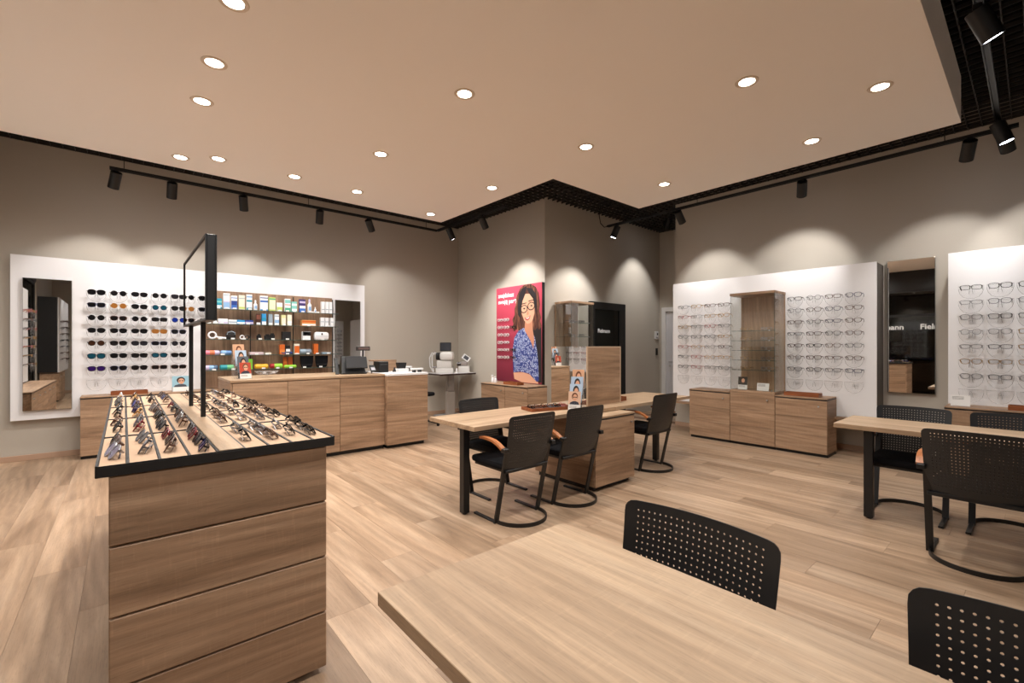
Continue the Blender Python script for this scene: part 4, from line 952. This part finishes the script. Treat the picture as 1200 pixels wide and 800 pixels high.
case(3, 329, 343, 3.2, [c_((40, 60, 120))], 'slim navy case', -.012); case(3, 351.5, 366, 6, [GBL, c_((130, 140, 152))], 'grey rounded case')
x0 = atx(369, FY); wc = thing('glasses_case', 'large white glossy case with dark clasp on the middle product shelf', 'case', (x0, FY, SZ[2] + .0005)); cw = atx(386, FY) - x0
obj('case_shell', MB().bbox((0, 0, 0), (cw, .09, .135), .035), WHITE, wc, smooth=True); obj('clasp', BB((cw * .44, -.004, .085), (cw * .54, .001, .115), .002), BK, wc); obj('seam', B1((.02, -.0012, .066), (cw - .02, .001, .070)), GBL, wc)
# magnifier, headband goggles, small dark goods
x0 = atx(249, FY); mg = thing('magnifier', 'white round hand magnifier with handle on the middle product shelf', 'magnifier', (x0, FY + .02, SZ[2] + .058))
obj('ring', MB().tube([(.045 * math.cos(a), 0, .045 * math.sin(a)) for a in [2 * PI * k / 24 for k in range(24)]], .012, 10, closed=True), WHITE, mg, smooth=True)
obj('lens_disc', MB().cyl((0, -.002, 0), (0, .002, 0), .036, 20), glassy('magnifier_glass', (.7, .7, .72), .1), mg)
obj('handle', MB().tube([(.05, 0, -.022), (.10, 0, -.036), (.17, 0, -.041)], [.012, .016, .014], 10), WHITE, mg, smooth=True)
x0 = atx(271, FY); hb_ = thing('camera_case', 'black rounded pouch with pale strap on the middle product shelf', 'pouch', (x0, FY + .04, SZ[2] + .0005))
obj('pouch_body', MB().bbox((-.062, -.035, 0), (.062, .04, .105), .022), BK, hb_, smooth=True); obj('strap', MB().tube([(-.05, -.03, .07), (-.045, -.045, .1), (0, -.05, .118), (.045, -.045, .1), (.05, -.03, .07)], .006, 8), GBL, hb_, smooth=True)
x0 = atx(287, FY); lp = thing('loupe_goggles', 'folded loupe goggles with white rims on the middle product shelf', 'goggles', (x0, FY + .03, SZ[2] + .034))
for sx in (-1, 1): obj('eye_cup', MB().tube([(sx * .032 + .026 * math.cos(a), 0, .026 * math.sin(a)) for a in [2 * PI * k / 16 for k in range(16)]], .008, 8, closed=True), WHITE if sx < 0 else BK, lp, smooth=True)
obj('side_arm', MB().strip([(.058, 0, 0), (.085, .01, .006), (.10, .05, 0)], .010, .004, (0, 0, 1)), BK, lp)
for xp, ww, hh, lab in ((304, .055, .085, 'small upright black holder on the middle product shelf'), (313.5, .07, .085, 'black binocular half with round top on the middle product shelf'), (319.5, .07, .10, 'tall black binocular with round top on the middle product shelf')):
    x0 = atx(xp, FY); t = thing('optical_device', lab, 'device', (x0, FY + .04, SZ[2] + .0005)); obj('device_body', MB().bbox((-ww / 2, -.03, 0), (ww / 2, .03, hh * .8), .006), BK, t); obj('device_top', MB().cyl((0, -.02, hh * .8 - .004), (0, -.02, hh), ww * .35, 14), BK, t)
for i, xp in enumerate((360.5, 378)):
    x0 = atx(xp, FY); t = thing('black_pouch', ['black stitched pouch next to orange boxes on the lowest product shelf', 'black stitched pouch nearest the narrow mirror on the lowest product shelf'][i], 'pouch', (x0, FY + .05, SZ[4] + .0005))
    obj('pouch_body', MB().prism([(-.10, .19), (.10, .19), (.095, .09), (.08, .02), (.06, 0), (-.06, 0), (-.08, .02), (-.095, .09)], -.02, .02), FABRIC, t); obj('stitched_band', B1((-.085, -.0215, .045), (.085, -.0205, .052)), c_((50, 48, 48), .8), t)
tagm = B1((-.024, 0, 0), (.024, .004, .022)).mesh('price_tag'); tagm.materials.append(PAPER)
for r, pxs in enumerate(([256, 266, 275, 293, 310, 328, 337, 345, 355, 366, 372.5], [245, 253, 260, 283, 291, 303, 317, 325, 333, 340, 362, 385], [258, 273, 286, 305, 320, 337, 359, 378], [261, 301, 313, 337, 348, 361, 372, 385], [251, 273.5, 309, 325.5, 341, 357, 376])):
    for px in pxs:
      what = min([z for z in PROD + [(0, 300, 'small white bottle'), (0, 363.5, 'tall white pump bottle'), (0, 370.3, 'tiny white dropper bottle'), (2, 250, 'white magnifier'), (2, 271, 'black pouch with pale strap'), (2, 287, 'loupe goggles'), (2, 304, 'small black holder'), (2, 319, 'tall black binocular'), (2, 378, 'large white case'), (4, 360.5, 'black pouch next to orange boxes'), (4, 378, 'black pouch nearest narrow mirror')] if z[0] == r], key=lambda z: abs(z[1] - px))[2]
      tag(new('price_tag', tagm, None, (atx(px, 7.724), 7.7235, SZ[r] + .0005)), 'white price tag before the %s, %s shelf' % (what, NAMES[r]), 'price tag', 'price tags on the %s shelf' % NAMES[r])

# ---------------------------------------------------------------- things on the counter
POS = thing('till_computer', 'black angled touchscreen till on the service counter', 'computer', (2.37, 6.05, CZ + .001), R(-8))
obj('base', MB().bbox((-.17, -.02, 0), (.17, .20, .02), .006), BLACK, POS)
obj('stand', MB().add([(-.16, .0, .018), (.16, .0, .018), (.16, .20, .018), (-.16, .20, .018), (-.13, .13, .24), (.13, .13, .24), (.13, .20, .24), (-.13, .20, .24)], [(0, 1, 2, 3), (4, 5, 6, 7), (0, 1, 5, 4), (1, 2, 6, 5), (2, 3, 7, 6), (3, 0, 4, 7)]), BLACK, POS)
obj('side_screen', MB().bbox((-.215, -.008, .0), (-.17, .02, .25), .004).xf(Matrix.Translation((-.02, .0, .0)) @ Matrix.Rotation(R(-28), 4, 'X')), BLACK, POS)
cs = obj('customer_screen', MB().bbox((-.13, -.01, -.085), (.155, .01, .085), .004).xf(Matrix.Translation((.02, .0, .155)) @ Matrix.Rotation(R(-24), 4, 'X')), BLACK, POS)
obj('screen_glass', MB().box((-.118, -.0115, -.073), (.143, -.0105, .073)).xf(Matrix.Translation((.02, .0, .155)) @ Matrix.Rotation(R(-24), 4, 'X')), plain('grey_screen', (34, 35, 38), .3), cs)
PDp = thing('pole_display', 'customer pole display with small head behind the till', 'display', (2.60, 6.30, CZ + .001))
obj('base', BB((-.06, -.05, 0), (.06, .05, .012)), BLACK, PDp); obj('pole', MB().cyl((0, 0, .012), (0, 0, .315), .013, 12), BLACK, PDp); obj('display_head', MB().bbox((-.095, -.03, .315), (.095, .025, .375), .006), c_((44, 40, 40)), PDp); obj('display_window', B1((-.08, -.0315, .33), (.08, -.0305, .362)), c_((110, 92, 88), .3), PDp)
PR = thing('receipt_printer', 'black receipt printer beside the till', 'printer', (2.70 - .005, 6.10, CZ + .001), 0)
PR.location = (2.70, 6.16, CZ + .005)
obj('printer_body', MB().bbox((.04, -.08, 0), (.19, .10, .155), .008), BLACK, PR); obj('paper_slot', B1((.06, -.0815, .11), (.17, -.0805, .118)), c_((90, 90, 92)), PR)
CTm = thing('card_terminal', 'small payment terminal on stand in front of receipt printer', 'card terminal', (2.595, 5.96, CZ + .001), R(-10))
obj('stand', MB().tube([(0, .05, 0), (0, .05, .05), (0, .02, .075)], .010, 8), c_((120, 120, 124), .3), CTm); obj('terminal_body', MB().bbox((-.036, -.075, .0), (.036, .075, .022), .006).xf(Matrix.Translation((0, 0, .062)) @ Matrix.Rotation(R(32), 4, 'X')), BLACK, CTm)
obj('keypad', MB().box((-.026, -.055, .0225), (.026, .01, .0235)).xf(Matrix.Translation((0, 0, .062)) @ Matrix.Rotation(R(32), 4, 'X')), c_((160, 160, 164), .4), CTm)
SB = thing('oak_screen_box', 'oak privacy box at the end of the counter behind the till', 'box', (2.78, 6.34, CZ + .005))
obj('front_board', BB((0, 0, 0), (.36, .02, .17), .002), OAKX, SB); obj('side_board', BB((.34, .02, 0), (.36, .19, .17), .002), OAKY, SB); obj('top_board', BB((0, .02, .15), (.338, .19, .17), .002), OAKX, SB)
GD = thing('oval_glass_stand', 'oval clear acrylic stand with small pieces beside counter leaflets', 'display stand', (1.315, 6.10, CZ + .001))
obj('foot', MB().lathe([(.06, 0), (.06, .004), (.012, .008), (.012, .03)], n=20), ACRYL, GD, smooth=True)
obj('dish', MB().lathe([(.02, .03), (.10, .042), (.135, .075), (.131, .077), (.10, .048), (.02, .036)], n=28).xf(Matrix.Diagonal((1, .55, 1, 1))), ACRIM, GD, smooth=True)
for k in range(4): obj('small_piece', MB().cyl((-.075 + .05 * k, 0, .047), (-.075 + .05 * k, 0, .066), .018, 10), [c_((90, 80, 70)), W1, c_((60, 56, 52)), W1][k], GD)
# white-topped end unit
def wt(x, y): return (x, y, CZ + .005)
t = thing('tool_cup', 'black square tool cup on white-topped counter end', 'cup', wt(3.07, 6.05)); obj('cup_body', MB().add([(-.05, -.04, 0), (.05, -.04, 0), (.05, .04, 0), (-.05, .04, 0), (-.062, -.05, .085), (.062, -.05, .085), (.062, .05, .085), (-.062, .05, .085)], [(0, 3, 2, 1), (0, 1, 5, 4), (1, 2, 6, 5), (2, 3, 7, 6), (3, 0, 4, 7), (4, 5, 6, 7)]), BLACK, t); t.location.z += .05
obj('cup_base', BB((-.07, -.05, -.05), (.10, .05, .0)), WPLAST, t)
t = thing('adjusting_tool', 'small black adjusting tool on white-topped counter end', 'tool', wt(2.93, 5.98)); obj('tool_body', MB().lathe([(.028, 0), (.026, .02), (.012, .05), (.008, .075)], n=14), BLACK, t, smooth=True)
t = thing('white_bracket', 'white device with two black feet at the counter end', 'device', wt(3.21, 5.84)); obj('device_top', BB((-.085, -.04, .035), (.085, .04, .058), .004), WPLAST, t); obj('foot', B1((-.06, -.03, 0), (-.03, .03, .035)), BLACK, t); obj('foot', B1((.03, -.03, 0), (.06, .03, .035)), BLACK, t)
t = thing('white_bracket', 'small white clamp with one black foot beside tool cup', 'device', wt(3.24, 6.16)); obj('device_top', BB((-.05, -.035, .05), (.05, .035, .075), .004), WPLAST, t); obj('foot', B1((-.02, -.02, 0), (.02, .02, .05)), BLACK, t)
t = thing('paper_pad', 'white paper pad lying at the counter end', 'paper', wt(2.92, 5.83)); obj('sheets', B1((-.12, -.05, 0), (.12, .05, .012)), PAPER, t)

# ---------------------------------------------------------------- eye-test corner
MT = thing('instrument_table', 'grey instrument table on a telescopic column below eye-test machine', 'table', (4.93, 7.62, 0)); mz = .865
obj('base_plate', BB((-.25, -.22, 0), (.25, .22, .03), .004), GPLAST, MT); obj('column', MB().bbox((-.085, -.055, .03), (.085, .055, .50), .008), plain('alu_light', (186, 180, 174), .35, metal=.6), MT)
obj('inner_column', MB().bbox((-.072, -.045, .50), (.072, .045, mz - .03), .006), plain('alu_grey', (156, 150, 146), .35, metal=.6), MT)
obj('tabletop', MB().bbox((-.40, -.30, mz - .03), (.42, .30, mz), .004), c_((58, 40, 34), .4), MT); obj('white_surface', BB((-.39, -.29, mz), (.41, .29, mz + .003), .001), WPLAST, MT)
MC = thing('autorefractor', 'white eye-test machine with dark monitor on the instrument table', 'eye machine', (4.80, 7.60, mz + .004), R(-38))
LGP = c_((212, 210, 206), .4)
obj('base', MB().bbox((-.17, -.16, 0), (.17, .18, .10), .015), LGP, MC, smooth=True); obj('lower_body', MB().bbox((-.15, -.13, .10), (.14, .16, .25), .02), LGP, MC, smooth=True)
obj('measuring_head', MB().bbox((-.09, -.17, .25), (.17, .17, .42), .05), c_((222, 220, 216), .4), MC, smooth=True); obj('black_hood', MB().bbox((-.17, -.12, .26), (-.085, .12, .40), .02), BLACK, MC, smooth=True)
mon = obj('monitor', MB().bbox((-.10, -.015, .43), (.12, .015, .60), .008), BLACK, MC); obj('screen_glass', B1((-.085, -.0165, .445), (.105, -.0155, .588)), c_((62, 64, 70), .25), mon)
obj('head_rest_arch', MB().tube([(-.22, -.02, .02), (-.25, -.02, .16), (-.25, -.02, .34), (-.20, -.02, .40), (-.14, -.02, .38)], .013, 8), WPLAST, MC, smooth=True)
obj('hose', MB().tube([(-.24, .06, .02), (-.30, .06, .12), (-.31, .06, .30), (-.26, .06, .40), (-.20, .06, .36)], .012, 8), WPLAST, MC, smooth=True)
obj('chin_rest', MB().bbox((-.24, -.06, .10), (-.16, .04, .13), .008), GPLAST, MC)
M2 = thing('tonometer', 'small grey instrument with tilted screen beside eye-test machine', 'eye machine', (5.20, 7.52, mz + .004), R(-38))
obj('base', MB().bbox((-.11, -.10, 0), (.11, .12, .13), .012), LGP, M2, smooth=True); obj('body', MB().bbox((-.07, -.06, .13), (.07, .10, .22), .02), c_((150, 142, 138), .4), M2, smooth=True)
obj('lens_barrel', MB().cyl((-.06, -.03, .17), (-.14, -.03, .17), .04, 16), c_((60, 48, 46), .3), M2)
ts = obj('tilted_screen', MB().bbox((-.08, -.01, -.06), (.08, .01, .06), .006).xf(Matrix.Translation((.04, -.02, .29)) @ Matrix.Rotation(R(35), 4, 'Y') @ Matrix.Rotation(R(-30), 4, 'X')), WPLAST, M2)
obj('screen_glass', MB().box((-.05, -.0115, -.04), (.05, -.0105, .04)).xf(Matrix.Translation((.04, -.02, .29)) @ Matrix.Rotation(R(35), 4, 'Y') @ Matrix.Rotation(R(-30), 4, 'X')), c_((70, 72, 78), .3), ts)
t = thing('white_joystick', 'white curled handpiece standing in front of eye-test machine', 'handpiece', (4.93, 7.38, mz + .004)); obj('grip', MB().lathe([(.030, 0), (.03, .012), (.018, .03), (.022, .07), (.012, .10)], n=14), WPLAST, t, smooth=True)
ST = thing('stool', 'round black stool beside the counter end unit', 'stool', (4.02, 7.02, 0))
obj('seat', MB().lathe([(.10, .52), (.165, .53), (.175, .555), (.16, .58), (.08, .588)], n=28), FABRIC, ST, smooth=True); obj('column', MB().cyl((0, 0, .08), (0, 0, .52), .024, 14), BLACK, ST)
for k in range(5):
    a = 2 * PI * k / 5 + .3; f_ = obj('star_foot', MB().strip([(0, 0, .085), (.13 * math.cos(a), .13 * math.sin(a), .07), (.25 * math.cos(a), .25 * math.sin(a), .052)], .036, .022, (-math.sin(a), math.cos(a), 0)), BLACK, ST)
    obj('castor', MB().cyl((.25 * math.cos(a) - .012 * math.sin(a), .25 * math.sin(a) + .012 * math.cos(a), .025), (.25 * math.cos(a) + .012 * math.sin(a), .25 * math.sin(a) - .012 * math.cos(a), .025), .025, 12).cyl((.25 * math.cos(a), .25 * math.sin(a), .03), (.25 * math.cos(a), .25 * math.sin(a), .05), .006, 8), BLACK, f_)
# small things
for i, (y, hh) in enumerate(((6.44, .13), (6.36, .11))):
    t = thing('spray_bottle', ['taller small white spray bottle at cabinet end beside poster', 'shorter small white spray bottle beside poster'][i], 'bottle', (5.08, y, .743))
    obj('bottle_body', MB().lathe([(.024, 0), (.026, .01), (.026, hh * .55), (.012, hh * .7)], n=14), W1, t, smooth=True); obj('spray_head', MB().bbox((-.03, -.010, hh * .7), (.012, .010, hh), .003), WPLAST, t)
t = thing('wall_intercom', 'white intercom with small dark screen by the alcove corner', 'intercom', (8.85, YC - .03, 1.55)); obj('housing', BB((-.06, 0, 0), (.06, .03, .17), .004), WPLAST, t); obj('screen', B1((0, -.0015, .085), (.04, .001, .135)), BK, t); obj('button_row', B1((-.045, -.0015, .015), (.045, .001, .05)), GPLAST, t)
t = thing('card_reader', 'slim black card reader on wall below the intercom', 'card reader', (8.87, YC - .025, 1.20)); obj('housing', BB((-.03, 0, 0), (.03, .025, .15), .004), BK, t); obj('indicator', B1((-.012, -.001, .11), (.012, .001, .12)), c_((110, 110, 112)), t)
bpy.data.materials.remove(_slot) if _slot.users == 0 else None
